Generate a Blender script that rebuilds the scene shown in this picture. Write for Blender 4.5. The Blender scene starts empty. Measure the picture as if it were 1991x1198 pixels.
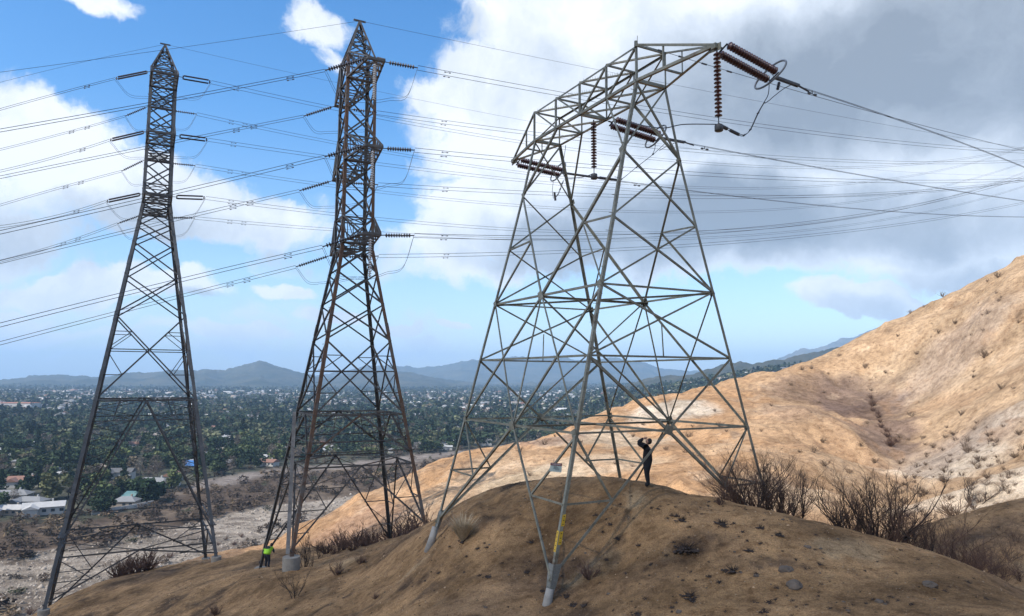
import bpy, bmesh, math, random
import numpy as np
from mathutils import Vector, Matrix
random.seed(7); rng = np.random.RandomState(11)
scn = bpy.context.scene
COL = scn.collection
R = math.radians
# ---------------------------------------------------------------- camera
W, H, FPX, PITCH, ROLL = 1991.0, 1198.0, 1367.9, R(5.690), R(0.243)
cd = bpy.data.cameras.new('camera'); cam = bpy.data.objects.new('camera', cd); COL.objects.link(cam)
cd.sensor_width = 36; cd.lens = FPX / W * 36; cd.clip_start = .1; cd.clip_end = 60000
cam.matrix_world = Matrix.Rotation(R(90) + PITCH, 4, 'X') @ Matrix.Rotation(ROLL, 4, 'Z')
scn.camera = cam
CP, SP, CR, SR = math.cos(PITCH), math.sin(PITCH), math.cos(ROLL), math.sin(ROLL)

def ray(px, py):
    U, V = px - W / 2, py - H / 2
    u = U * CR + V * SR; v = -U * SR + V * CR
    return Vector((u, FPX * CP + v * SP, FPX * SP - v * CP))
def at(px, py, d):
    r = ray(px, py); return r * (d / r.y)
def on_plane(px, py, p0, hd):
    """point seen at a pixel on the vertical plane through p0 with horizontal direction hd"""
    r = ray(px, py); n = Vector((hd[1], -hd[0], 0)); return r * (n.dot(Vector((p0[0], p0[1], 0))) / n.dot(r))
def pix(P):
    x, y, z = P; d = y * CP + z * SP; v = -(-y * SP + z * CP); u = x
    u = FPX * u / d; v = FPX * v / d
    return W / 2 + u * CR - v * SR, H / 2 + u * SR + v * CR

# ---------------------------------------------------------------- helpers
class MB:
    def __init__(s): s.v = []; s.f = []
    def add(s, V, F):
        n = len(s.v); s.v += [tuple(p) for p in V]; s.f += [tuple(i + n for i in f) for f in F]; return s
    def angle(s, p, q, w, t, r1, r2):
        """L section from p to q, flanges towards r1 and r2"""
        p, q = Vector(p), Vector(q); d = (q - p).normalized()
        e1 = Vector(r1); e1 = (e1 - d * e1.dot(d)).normalized()
        e2 = Vector(r2); e2 = e2 - d * e2.dot(d); e2 = (e2 - e1 * e2.dot(e1)).normalized()
        pr = [(0, 0), (w, 0), (w, t), (t, t), (t, w), (0, w)]
        V = [o + e1 * a + e2 * b for o in (p, q) for a, b in pr]
        F = [(i, (i + 1) % 6, 6 + (i + 1) % 6, 6 + i) for i in range(6)] + [(3, 2, 1, 0), (5, 4, 3, 0), (6, 7, 8, 9), (6, 9, 10, 11)]
        return s.add(V, F)
    def bar(s, p, q, w, h=None, up=(0, 0, 1)):
        h = h or w; p, q = Vector(p), Vector(q); d = (q - p).normalized(); u = Vector(up)
        if abs(d.dot(u)) > .98: u = Vector((1, 0, 0))
        a = d.cross(u).normalized(); b = a.cross(d)
        V = [o + a * (x * w / 2) + b * (y * h / 2) for o in (p, q) for x, y in ((-1, -1), (1, -1), (1, 1), (-1, 1))]
        return s.add(V, [(0, 1, 5, 4), (1, 2, 6, 5), (2, 3, 7, 6), (3, 0, 4, 7), (3, 2, 1, 0), (4, 5, 6, 7)])
    def tube(s, pts, r, n=6, cap=True):
        pts = [Vector(p) for p in pts]; rs = r if isinstance(r, (list, tuple)) else [r] * len(pts)
        V = []; a = None
        for i, p in enumerate(pts):
            d = (pts[min(i + 1, len(pts) - 1)] - pts[max(i - 1, 0)]).normalized()
            if a is None: a = d.orthogonal().normalized()
            else:
                a = a - d * a.dot(d)
                a = a.normalized() if a.length > 1e-6 else d.orthogonal().normalized()
            b = d.cross(a)
            V += [p + a * (math.cos(2 * math.pi * k / n) * rs[i]) + b * (math.sin(2 * math.pi * k / n) * rs[i]) for k in range(n)]
        F = [(i * n + k, i * n + (k + 1) % n, (i + 1) * n + (k + 1) % n, (i + 1) * n + k) for i in range(len(pts) - 1) for k in range(n)]
        if cap: F += [tuple(reversed(range(n))), tuple(range((len(pts) - 1) * n, len(pts) * n))]
        return s.add(V, F)
    def lathe(s, prof, o, d, n=12):
        """profile of (along, radius) about the axis d from o"""
        o = Vector(o); d = Vector(d).normalized(); a = d.orthogonal().normalized(); b = d.cross(a)
        V = [o + d * t + a * (math.cos(2 * math.pi * k / n) * r) + b * (math.sin(2 * math.pi * k / n) * r) for t, r in prof for k in range(n)]
        m = len(prof)
        F = [(i * n + k, i * n + (k + 1) % n, (i + 1) * n + (k + 1) % n, (i + 1) * n + k) for i in range(m - 1) for k in range(n)]
        F += [tuple(reversed(range(n))), tuple(range((m - 1) * n, m * n))]
        return s.add(V, F)
    def poly(s, pts, th, nrm):
        nrm = Vector(nrm).normalized() * th; n = len(pts)
        V = [Vector(p) for p in pts] + [Vector(p) + nrm for p in pts]
        return s.add(V, [tuple(reversed(range(n))), tuple(range(n, 2 * n))] + [(i, (i + 1) % n, n + (i + 1) % n, n + i) for i in range(n)])
    def build(s, name, mat, parent=None, smooth=False, org=None):
        me = bpy.data.meshes.new(name)
        V = s.v
        if parent is not None and org is None: org = parent.get('_o')
        if org is not None:
            o = org; V = [(a - o[0], b - o[1], c - o[2]) for a, b, c in V]
        me.from_pydata(V, [], s.f)
        ob = bpy.data.objects.new(name, me); COL.objects.link(ob)
        me.materials.append(mat)
        if smooth: me.polygons.foreach_set('use_smooth', [True] * len(me.polygons))
        if parent is not None: ob.parent = parent
        elif org is not None: ob.location = org
        return ob

def np_obj(name, V, F, mat, parent=None, smooth=False, col=None):
    V = np.asarray(V, np.float32); F = np.asarray(F, np.int32); k = F.shape[1]
    me = bpy.data.meshes.new(name); me.vertices.add(len(V)); me.vertices.foreach_set('co', V.ravel())
    me.loops.add(F.size); me.loops.foreach_set('vertex_index', F.ravel())
    me.polygons.add(len(F)); me.polygons.foreach_set('loop_start', np.arange(0, F.size, k, dtype=np.int32))
    me.polygons.foreach_set('loop_total', np.full(len(F), k, np.int32))
    if smooth: me.polygons.foreach_set('use_smooth', np.ones(len(F), bool))
    me.update(calc_edges=True)
    if col is not None:
        ca = me.color_attributes.new('tint', 'FLOAT_COLOR', 'POINT')
        c = np.ones((len(V), 4), np.float32); c[:, :3] = col; ca.data.foreach_set('color', c.ravel())
    me.materials.append(mat)
    ob = bpy.data.objects.new(name, me); COL.objects.link(ob)
    if parent is not None: ob.parent = parent
    return ob

def tag(o, label=None, cat=None, group=None, kind=None):
    if label: o['label'] = label
    if cat: o['category'] = cat
    if group: o['group'] = group
    if kind: o['kind'] = kind
    return o
def thing(name, label, cat, loc=(0, 0, 0), group=None):
    o = bpy.data.objects.new(name, None); COL.objects.link(o); o.location = loc; o.empty_display_size = .2
    o['_o'] = list(loc)
    return tag(o, label, cat, group)
def dup(root, loc=None, rz=None, sc=None, label=None, group=None, rot=None):
    r = root.copy(); COL.objects.link(r)
    if loc is not None: r.location = loc
    if rot is not None: r.rotation_euler = rot
    if rz is not None: r.rotation_euler[2] = rz
    if sc is not None: r.scale = sc if hasattr(sc, '__len__') else (sc, sc, sc)
    if label: r['label'] = label
    if group: r['group'] = group
    for ch in [c for c in root.children]:
        c = ch.copy(); COL.objects.link(c); c.parent = r
        for g in ch.children:
            q = g.copy(); COL.objects.link(q); q.parent = c
    return r

# ---------------------------------------------------------------- materials
def newmat(name):
    m = bpy.data.materials.new(name); m.use_nodes = True; nt = m.node_tree
    return m, nt, nt.nodes['Principled BSDF'], nt.nodes, nt.links
def noise(N, L, scale, detail=5, rough=.6, vec=None, dist=0.0):
    n = N.new('ShaderNodeTexNoise'); n.inputs['Scale'].default_value = scale; n.inputs['Detail'].default_value = detail
    n.inputs['Roughness'].default_value = rough; n.inputs['Distortion'].default_value = dist
    if vec is not None: L.new(vec, n.inputs['Vector'])
    return n.outputs['Fac']
def ramp(N, L, fac, stops):
    r = N.new('ShaderNodeValToRGB'); e = r.color_ramp.elements
    while len(e) < len(stops): e.new(.5)
    for el, (p, c) in zip(e, stops):
        el.position = p; el.color = (*c, 1) if len(c) == 3 else c
    L.new(fac, r.inputs['Fac']); return r.outputs['Color']
def mixc(N, L, fac, a, b, mode='MIX'):
    m = N.new('ShaderNodeMix'); m.data_type = 'RGBA'; m.blend_type = mode
    for sock, val in ((m.inputs[0], fac), (m.inputs[6], a), (m.inputs[7], b)):
        if hasattr(val, 'is_linked') or hasattr(val, 'node'): L.new(val, sock)
        elif isinstance(val, (int, float)): sock.default_value = val if sock == m.inputs[0] else (val, val, val, 1)
        else: sock.default_value = (*val, 1)
    return m.outputs[2]
def math_(N, L, op, a, b=None, clamp=False):
    m = N.new('ShaderNodeMath'); m.operation = op; m.use_clamp = clamp
    for i, v in enumerate((a, b)):
        if v is None: continue
        if hasattr(v, 'node'): L.new(v, m.inputs[i])
        else: m.inputs[i].default_value = v
    return m.outputs[0]
def bump(N, L, B, h, strength=.3, dist=.1):
    b = N.new('ShaderNodeBump'); b.inputs['Strength'].default_value = strength; b.inputs['Distance'].default_value = dist
    L.new(h, b.inputs['Height']); L.new(b.outputs['Normal'], B.inputs['Normal'])
def geo(N, which='Position'):
    return N.new('ShaderNodeNewGeometry').outputs[which]

def metal_mat(name, c1, c2, rust=None, ramt=.5, scale=2.0, metallic=.35, rough=.55):
    m, nt, B, N, L = newmat(name); pos = geo(N)
    c = ramp(N, L, noise(N, L, scale, 6, .7, pos), [(.32, c1), (.68, c2)])
    fine = ramp(N, L, noise(N, L, scale * 12, 3, .6, pos), [(.3, (.72, .72, .72)), (.7, (1.15, 1.15, 1.15))])
    c = mixc(N, L, .8, c, fine, 'MULTIPLY')
    if rust:
        f = ramp(N, L, noise(N, L, scale * .55, 6, .75, pos, .4), [(ramt, (0, 0, 0)), (ramt + .12, (1, 1, 1))])
        c = mixc(N, L, f, c, rust)
    L.new(c, B.inputs['Base Color']); B.inputs['Metallic'].default_value = metallic; B.inputs['Roughness'].default_value = rough
    bump(N, L, B, noise(N, L, 60, 2, .5, pos), .12, .01)
    return m
M = {}
M['t3'] = metal_mat('galvanised_lichen_steel', (.15, .138, .098), (.32, .30, .23), (.12, .075, .042), .57)
M['t3w'] = metal_mat('galvanised_pale_steel', (.15, .145, .12), (.25, .24, .21), (.15, .10, .06), .68)
M['t2'] = metal_mat('weathered_brown_steel', (.060, .054, .048), (.14, .125, .11), (.11, .06, .033), .60)
M['t2rust'] = metal_mat('rusty_steel', (.075, .045, .03), (.165, .085, .043), (.12, .105, .09), .50, 1.2, .1, .8)
M['t2pale'] = metal_mat('worn_grey_steel', (.14, .125, .11), (.26, .24, .215), (.17, .09, .045), .62)
M['t1'] = metal_mat('dark_grey_steel', (.045, .045, .045), (.105, .10, .097), (.10, .05, .026), .62, 1.2)
M['t1leg'] = metal_mat('grey_leg_steel', (.075, .077, .078), (.15, .15, .148), (.09, .05, .03), .66, 1.0)
M['wire'] = metal_mat('conductor_alloy', (.035, .037, .04), (.06, .062, .066), None, .5, 1, .5, .5)
M['fit'] = metal_mat('dark_fittings', (.05, .05, .05), (.12, .115, .11), (.07, .035, .02), .55, 6)
M['ring'] = metal_mat('grey_ring_metal', (.15, .165, .18), (.24, .26, .28), None, .5, 4)
def plain(name, c, rough=.6, metallic=0, var=.25, scale=6, coat=0):
    m, nt, B, N, L = newmat(name)
    a = tuple(x * (1 - var) for x in c); b = tuple(min(1, x * (1 + var)) for x in c)
    L.new(ramp(N, L, noise(N, L, scale, 5, .65, geo(N)), [(.3, a), (.7, b)]), B.inputs['Base Color'])
    B.inputs['Roughness'].default_value = rough; B.inputs['Metallic'].default_value = metallic
    if coat: B.inputs['Coat Weight'].default_value = coat
    return m
M['porc'] = plain('brown_porcelain', (.085, .030, .022), .3, 0, .3, 3, .1)
M['porcdark'] = plain('dark_porcelain', (.03, .022, .022), .35, 0, .3, 3, .2)
M['glassdisc'] = plain('pale_glazed_disc', (.50, .50, .50), .3, 0, .15, 3, .3)
M['concrete'] = plain('concrete', (.25, .22, .178), .9, 0, .2, 3)
M['pierwhite'] = plain('limewashed_pier', (.30, .275, .24), .85, 0, .25, 3)
M['yellow'] = plain('yellow_plate', (.55, .33, .02), .5, 0, .15, 14)
M['black'] = plain('black_paint', (.012, .012, .012), .6)
M['signwhite'] = plain('sign_face', (.50, .55, .48), .5, 0, .1, 9)
M['signred'] = plain('sign_band', (.20, .045, .04), .5, 0, .1, 9)
M['signink'] = plain('sign_ink', (.55, .5, .48), .5, 0, .05, 9)
M['char'] = plain('charred_wood', (.040, .026, .019), .95, 0, .45, 4)
M['twig'] = plain('burnt_twigs', (.10, .056, .038), .95, 0, .45, 2)
M['drytwig'] = plain('dry_twigs', (.13, .088, .058), .95, 0, .4, 2)
M['straw'] = plain('dry_leaf_blades', (.42, .32, .20), .9, 0, .3, 12)
M['rock'] = plain('rock', (.10, .075, .055), .95, 0, .35, 5)
M['palerock'] = plain('pale_river_rock', (.42, .38, .33), .95, 0, .3, .3)
M['cloth'] = plain('black_cloth', (.006, .006, .008), .95)
M['skin'] = plain('skin', (.28, .15, .10), .6)
M['hair'] = plain('dark_hair', (.008, .006, .006), .8)
M['vest'] = plain('lime_vest', (.33, .66, .03), .7)
M['trouser'] = plain('dark_trousers', (.02, .022, .03), .9)
M['bark'] = plain('bark', (.075, .058, .045), .95, 0, .3, 1)

def leaf_mat(name, stops, attr=False):
    m, nt, B, N, L = newmat(name)
    if attr:
        a = N.new('ShaderNodeAttribute'); a.attribute_name = 'tint'; base = a.outputs['Color']
    else:
        oi = N.new('ShaderNodeObjectInfo'); base = ramp(N, L, oi.outputs['Random'], stops)
    v = ramp(N, L, geo(N, 'Random Per Island'), [(0, (.55, .55, .55)), (1, (1.45, 1.45, 1.45))])
    c = mixc(N, L, 1.0, base, v, 'MULTIPLY')
    L.new(c, B.inputs['Base Color']); B.inputs['Roughness'].default_value = .85
    B.inputs['Specular IOR Level'].default_value = .15
    return m
M['oak'] = leaf_mat('oak_leaves', [(0, (.018, .034, .016)), (.40, (.032, .050, .024)), (.62, (.060, .080, .035)), (.82, (.10, .12, .045)), (1, (.13, .10, .065))])
M['pine'] = leaf_mat('conifer_needles', [(0, (.016, .034, .018)), (1, (.032, .054, .027))])
M['bare'] = leaf_mat('bare_twig_crown', [(0, (.10, .075, .06)), (1, (.16, .135, .105))])
M['woods'] = leaf_mat('distant_foliage', None, True)

# soil: vertex tint x layered noise
def soil_mat(name, fine_bump=.5, stones=True, scale=1.0, contrast=1.0):
    m, nt, B, N, L = newmat(name); pos = geo(N)
    a = N.new('ShaderNodeAttribute'); a.attribute_name = 'tint'
    lo = 1 - .34 * contrast; hi = 1 + .30 * contrast
    big = ramp(N, L, noise(N, L, .35 * scale, 6, .62, pos), [(.34, (lo, lo * .97, lo * .93)), (.66, (hi, hi, hi))])
    mid = ramp(N, L, noise(N, L, 2.6 * scale, 7, .7, pos, .3), [(.36, (.60, .55, .50)), (.50, (1.0, 1.0, 1.0)), (.64, (1.25, 1.24, 1.2))])
    c = mixc(N, L, 1, a.outputs['Color'], big, 'MULTIPLY'); c = mixc(N, L, .85, c, mid, 'MULTIPLY')
    gr = noise(N, L, 22 * scale, 4, .75, pos)
    c = mixc(N, L, 1, c, ramp(N, L, gr, [(.30, (.55, .52, .48)), (.5, (1, 1, 1)), (.70, (1.45, 1.42, 1.36))]), 'MULTIPLY')
    if stones:
        vo = N.new('ShaderNodeTexVoronoi'); vo.inputs['Scale'].default_value = 5.5 * scale; L.new(pos, vo.inputs['Vector'])
        sp = ramp(N, L, vo.outputs['Distance'], [(.06, (1, 1, 1)), (.12, (0, 0, 0))])
        sel = ramp(N, L, vo.outputs['Color'], [(.55, (0, 0, 0)), (.6, (1, 1, 1))])
        f = mixc(N, L, 1, sp, sel, 'MULTIPLY'); c = mixc(N, L, f, c, (.36, .30, .23))
        vo2 = N.new('ShaderNodeTexVoronoi'); vo2.inputs['Scale'].default_value = 2.3 * scale; L.new(pos, vo2.inputs['Vector'])
        sp2 = ramp(N, L, vo2.outputs['Distance'], [(.05, (1, 1, 1)), (.16, (0, 0, 0))])
        sel2 = ramp(N, L, vo2.outputs['Color'], [(.60, (0, 0, 0)), (.66, (1, 1, 1))])
        c = mixc(N, L, mixc(N, L, 1, sp2, sel2, 'MULTIPLY'), c, (.035, .024, .017))
    L.new(c, B.inputs['Base Color']); B.inputs['Roughness'].default_value = .95; B.inputs['Specular IOR Level'].default_value = .15
    h = math_(N, L, 'ADD', math_(N, L, 'MULTIPLY', noise(N, L, 1.8 * scale, 8, .68, pos), 1.0), math_(N, L, 'MULTIPLY', gr, .22))
    bump(N, L, B, h, fine_bump, .35 / scale)
    return m
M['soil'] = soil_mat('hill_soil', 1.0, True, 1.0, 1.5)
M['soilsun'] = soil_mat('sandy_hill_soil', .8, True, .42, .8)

# ---------------------------------------------------------------- noise
_tab = np.random.RandomState(3).rand(512, 512)
def vnoise(x, y):
    xi = np.floor(x).astype(int); yi = np.floor(y).astype(int); fx = x - xi; fy = y - yi
    fx = fx * fx * (3 - 2 * fx); fy = fy * fy * (3 - 2 * fy)
    g = lambda a, b: _tab[a & 511, b & 511]
    return (g(xi, yi) * (1 - fx) + g(xi + 1, yi) * fx) * (1 - fy) + (g(xi, yi + 1) * (1 - fx) + g(xi + 1, yi + 1) * fx) * fy
def fbm(x, y, o=4, g=.5):
    s = 0; a = 1; t = 0
    for k in range(o):
        s = s + a * (vnoise(x * 2 ** k + 17.3 * k, y * 2 ** k + 9.1 * k) - .5); t += a; a *= g
    return s / t
def sstep(a, b, x):
    t = np.clip((x - a) / (b - a), 0, 1); return t * t * (3 - 2 * t)

# ---------------------------------------------------------------- pylon geometry (positions used by the terrain too)
T3c = Vector((3.557, 29.98, 0)); Y3 = R(28.1)
T3L = Vector((-math.sin(Y3), math.cos(Y3), 0)); T3M = Vector((math.cos(Y3), math.sin(Y3), 0))
Z3 = dict(top=12.85, P=11.42, knee=8.645, mid=5.994, w=3.4, r2=.806, r3=-1.852)
A3 = dict(top=3.90, P=3.956, knee=3.96, mid=4.12, w=4.27, r2=4.44, r3=4.60)
B3 = dict(top=.70, P=.744, knee=1.402, mid=2.04, w=2.707, r2=3.36, r3=4.027)
def n3(l, sl, sm):
    if isinstance(l, str): return T3c + T3L * (A3[l] * sl) + T3M * (B3[l] * sm) + Vector((0, 0, Z3[l]))
    a = 4.60 + (-1.852 - l) * .063; b = 4.027 + (-1.852 - l) * .2515   # a foot at height l
    return T3c + T3L * (a * sl) + T3M * (b * sm) + Vector((0, 0, l))
def solve_foot(f, py):
    lo, hi = -60.0, -2.0
    for _ in range(60):
        mid = (lo + hi) / 2
        if pix(f(mid))[1] > py: lo = mid
        else: hi = mid
    return f((lo + hi) / 2)
C3 = dict(N=(-1, -1), R=(-1, 1), L=(1, -1), F=(1, 1))
F3 = {k: solve_foot(lambda z, c=C3[k]: n3(z, *c), y) for k, y in (('N', 1146), ('L', 1026), ('F', 985), ('R', 1062))}
class Sq:
    def __init__(s, cx, cy, yaw, zb, hb, slope, peak, zt):
        s.c = Vector((cx, cy, 0)); s.u = Vector((math.cos(yaw), math.sin(yaw), 0)); s.v = Vector((-s.u.y, s.u.x, 0))
        s.zb, s.hb, s.slope, s.peak, s.zt = zb, hb, slope, peak, zt
    def h(s, z): return s.hb + (s.zb - z) * s.slope if z < s.zb else s.hb - (z - s.zb) * .006
    def p(s, z, su, sv): h = s.h(z); return s.c + s.u * (h * su) + s.v * (h * sv) + Vector((0, 0, z))
CQ = dict(NL=(1, -1), NR=(1, 1), FR=(-1, 1), FL=(-1, -1))
TW2 = Sq(-11.434, 50, -1.097, 9.0, 1.17, .168, 26.36, 23.2)
TW1 = Sq(-34.054, 66, -1.070, 16.2, 1.26, .1535, 32.33, 29.4)
F2 = {k: solve_foot(lambda z, c=CQ[k]: TW2.p(z, *c), y) for k, y in (('NL', 1083), ('NR', 1030), ('FR', 1062), ('FL', 1103))}
F1 = {k: solve_foot(lambda z, c=CQ[k]: TW1.p(z, *c), y) for k, y in (('NL', 1186), ('NR', 1082), ('FR', 1084), ('FL', 1196))}

# ---------------------------------------------------------------- terrain
VZ = -60.0
ctl = []
def cp(*a):
    for px_, py_, d in a: ctl.append(tuple(at(px_, py_, d)))
cp((1060, 1176, 23.2), (840, 1056, 31.8), (1258, 949, 26.4), (1165, 942, 28.5), (1210, 941, 27.5), (1290, 946, 27), (1370, 964, 26),
   (1430, 983, 25.3), (1500, 995, 24.5), (1600, 1016, 23.5), (1700, 1049, 22.5), (1800, 1079, 21.5), (1900, 1116, 20.5), (1991, 1165, 19.5),
   (1050, 955, 31), (960, 968, 33), (900, 985, 34.5), (860, 1000, 36.5), (830, 1014, 39), (760, 1063, 45),
   (1300, 1198, 19.5), (1600, 1198, 17.5), (1850, 1198, 16.8), (1300, 1060, 23), (1600, 1090, 20.7), (1060, 1050, 27.5), (1150, 1100, 24.5),
   (960, 1080, 27.5), (920, 1198, 23), (760, 1198, 27), (600, 1198, 32), (800, 1110, 32), (700, 1120, 36.5), (640, 1150, 36), (500, 1150, 41),
   (400, 1198, 40), (560, 1112, 43.2), (620, 1098, 46), (480, 1112, 48), (300, 1135, 57), (185, 1198, 52), (380, 1100, 62), (500, 1073, 62), (640, 1072, 56), (700, 1070, 53))
for f in (F3['F'], F3['R']): ctl.append((f.x, f.y, f.z - .25))
for f in (F2['FL'], F2['FR'], F2['NR']): ctl.append((f.x, f.y, f.z - .2))
for k in ('NL', 'NR', 'FR', 'FL'): f = F1[k]; ctl.append((f.x, f.y, f.z - .3))
ctl += [(12, 36, -11.5), (19, 31, -12.5), (5, 45, -12.8), (-1, 49, -15), (25, 26, -13), (30, 20, -13), (-3, 58, -18)]
# sandy hills beyond the gully
crest = [(575, 1042, 92), (620, 1012, 95), (690, 972, 100), (760, 937, 105), (830, 913, 112), (930, 892, 118), (1000, 871, 124), (1080, 841, 130),
         (1130, 816, 135), (1200, 791, 142), (1260, 781, 148), (1330, 766, 154), (1400, 751, 160), (1480, 731, 166), (1560, 713, 172), (1600, 700, 172),
         (1650, 672, 168), (1700, 646, 164), (1750, 621, 160), (1800, 600, 156), (1850, 571, 152), (1900, 550, 148), (1950, 521, 144), (1991, 500, 141), (2100, 450, 138)]
cp(*crest)
for a, b, d in crest: p = at(a, b, d); ctl.append((p.x * 1.22, p.y * 1.22, p.z - 12)); ctl.append((p.x * 1.6, p.y * 1.6, p.z - 40))
cp((600, 1085, 72), (700, 1060, 78), (760, 1010, 84), (850, 990, 80), (900, 960, 88), (1000, 950, 78), (1000, 905, 98), (1150, 900, 88), (1150, 850, 112), (1300, 900, 84), (1300, 830, 118),
   (1300, 950, 72), (1450, 950, 68), (1450, 870, 92), (1450, 800, 122), (1560, 800, 118), (1600, 740, 146), (1560, 900, 80), (1500, 960, 64), (1600, 980, 60),
   (1640, 900, 88), (1620, 830, 108), (1690, 760, 141), (1715, 820, 123), (1725, 870, 108), (1700, 930, 96), (1690, 1000, 74), (1780, 1040, 56),
   (1800, 760, 128), (1800, 860, 104), (1800, 950, 82), (1900, 640, 126), (1900, 760, 108), (1900, 860, 90), (1900, 960, 68), (1870, 1060, 50), (1991, 640, 116), (1991, 800, 88), (1991, 930, 62), (1991, 1015, 46),
   (360, 1092, 84), (430, 1078, 88), (480, 1090, 80), (540, 1075, 88))
# shaded spur at the lower right
cp((1860, 1102, 33), (1900, 1077, 34), (1950, 1045, 35), (1991, 1020, 36), (1960, 1120, 29), (2100, 960, 38))
ctl += [(40, 34, -9), (55, 30, 0), (70, 20, 8), (110, 20, 25), (45, 10, -4), (95, 80, 20), (120, 60, 28), (120, 120, 25)]
# near and behind the viewpoint
ctl += [(0, 9, -6.6), (8, 9, -5.2), (-8, 14, -9.5), (-18, 22, -13), (-30, 20, -18), (0, -10, -6.5), (20, -5, -5), (-20, -10, -12), (0, -60, -4), (60, -60, 10), (-60, -60, -25), (-50, 30, -27),
        (-60, 60, -36), (-80, 30, -42), (-110, 0, -52), (15, 14, -5.2), (18, 20, -7.5)]
# left hand slope down to the wash
for a, d in ((-150, 128), (0, 140), (150, 150), (300, 160), (450, 170), (600, 178), (750, 190), (900, 220), (1100, 260), (1400, 300), (1700, 320), (2000, 330)):
    p = at(a, 800, d); ctl.append((p.x, p.y, VZ)); ctl.append((p.x * 1.5, p.y * 1.5, VZ))
for a, d, z in ((0, 95, -45), (150, 105, -44), (300, 115, -42), (450, 125, -43), (560, 125, -40), (680, 138, -42), (820, 155, -44), (100, 78, -34)):
    p = at(a, 800, d); ctl.append((p.x, p.y, z))
ctl += [(-150, 30, -60), (-200, 100, -60), (-150, -60, -50), (200, 60, 20), (200, 200, -20), (150, -60, 20)]
ctl = np.array(ctl); cs = 60.0
def _phi(r2): return np.where(r2 > 1e-12, .5 * r2 * np.log(np.maximum(r2, 1e-12)), 0)
_P = ctl[:, :2] / cs; n_ = len(_P)
_K = _phi(((_P[:, None] - _P[None]) ** 2).sum(-1)) + np.eye(n_) * 2e-4
_Q = np.hstack([np.ones((n_, 1)), _P]); _A = np.block([[_K, _Q], [_Q.T, np.zeros((3, 3))]])
_W = np.linalg.solve(_A, np.concatenate([ctl[:, 2], np.zeros(3)]))
def tps(x, y):
    x = np.asarray(x, float); sh = x.shape; p = np.stack([x.ravel(), np.asarray(y, float).ravel()], 1) / cs
    out = np.empty(len(p))
    for i in range(0, len(p), 20000):
        q = p[i:i + 20000]; r2 = ((q[:, None] - _P[None]) ** 2).sum(-1)
        out[i:i + 20000] = _phi(r2) @ _W[:n_] + _W[n_] + q @ _W[n_ + 1:]
    return out.reshape(sh)
def ramp_az(x, y):
    return x / np.maximum(y, 1)
def valley(x, y):
    r = np.hypot(x, y); a = ramp_az(x, y)
    z = VZ + 3.0 * fbm(x / 260, y / 260, 3) * sstep(250, 500, r)
    z = z + sstep(.02, .45, a) * sstep(450, 1700, y) * (78 + 30 * fbm(x / 400 + 5, y / 400, 3))
    return z - sstep(4500, 15000, r) * 10
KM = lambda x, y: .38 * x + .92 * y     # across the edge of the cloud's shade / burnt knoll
def ground(x, y):
    x = np.asarray(x, float); y = np.asarray(y, float); r = np.hypot(x, y)
    v = valley(x, y)
    lim = 205 + 90 * sstep(-.1, .25, ramp_az(x, y))
    w = 1 - sstep(lim * .86, lim * 1.25, r)
    w = np.where(y < 0, 1 - sstep(150, 300, r), w)
    t = np.where(w > 0, tps(np.clip(x, -320, 320), np.clip(y, -250, 420)), 0)
    far = sstep(50, 90, r)
    # rills and lumps
    dl = x * .5 + y * .87; n = .34 * fbm(x / 2.0, y / 2.0, 5, .6) * sstep(6, 14, r) + .50 * fbm(x / 7, y / 7, 4) * sstep(10, 24, r) - .16 * sstep(.62, .86, vnoise(x * .8 + dl * .1, dl / 3.4)) * sstep(22, 34, r)
    m = KM(x, y); hill = sstep(56, 72, m) * sstep(-75, -50, x + 0 * y)
    rid = 1 - np.abs(2 * vnoise(x / 9 + .35 * y / 9, y / 26 - .1 * x / 26) - 1)
    rid2 = 1 - np.abs(2 * vnoise(x / 3.2 + .9 * fbm(x / 9, y / 9, 3), y / 10 + .2 * x / 10) - 1)
    n = n + hill * (1.3 * (rid - .5) + .42 * (rid2 - .5) * sstep(.3, .6, vnoise(x / 17 + 5, y / 17)) * 2 + 2.2 * fbm(x / 22, y / 22, 5, .6) + .5 * fbm(x / 3, y / 3, 4, .6))
    t = t + n
    return np.where(w > 0, w * np.maximum(t, VZ - 2) + (1 - w) * v, v)
def gz(x, y): return float(ground(np.array([x]), np.array([y]))[0])
_marchd = np.concatenate([np.geomspace(9, 420, 620)])
def hit(px_, py_, dmin=9):
    """where the pixel's ray meets the near ground"""
    r = ray(px_, py_); d = _marchd[_marchd >= dmin]; X = r.x / r.y * d; Z = r.z / r.y * d
    G = ground(X, d); below = Z < G
    if not below.any(): return None
    i = int(np.argmax(below))
    if i == 0: return Vector((X[0], d[0], G[0]))
    a = (Z[i - 1] - G[i - 1]) / ((Z[i - 1] - G[i - 1]) - (Z[i] - G[i]) + 1e-9); dd = d[i - 1] + (d[i] - d[i - 1]) * a
    return Vector((r.x / r.y * dd, dd, gz(r.x / r.y * dd, dd)))

# polar sheet
ang = np.concatenate([np.linspace(-180, -62, 40)[:-1], np.linspace(-62, -41, 24)[:-1], np.linspace(-41, 41, 640), np.linspace(41, 62, 24)[1:], np.linspace(62, 180, 40)[1:-1]])
rad = np.concatenate([[.5, 2, 4, 6, 8], np.geomspace(9.5, 420, 560), np.geomspace(420, 16000, 150)[1:]])
AA, RR = np.meshgrid(np.radians(ang), rad); GX = RR * np.sin(AA); GY = RR * np.cos(AA); GZ = ground(GX, GY)
na, nr = len(ang), len(rad)
def lerp3(a, b, t): return np.asarray(a)[None, None] * (1 - t[..., None]) + np.asarray(b)[None, None] * t[..., None]
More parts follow.
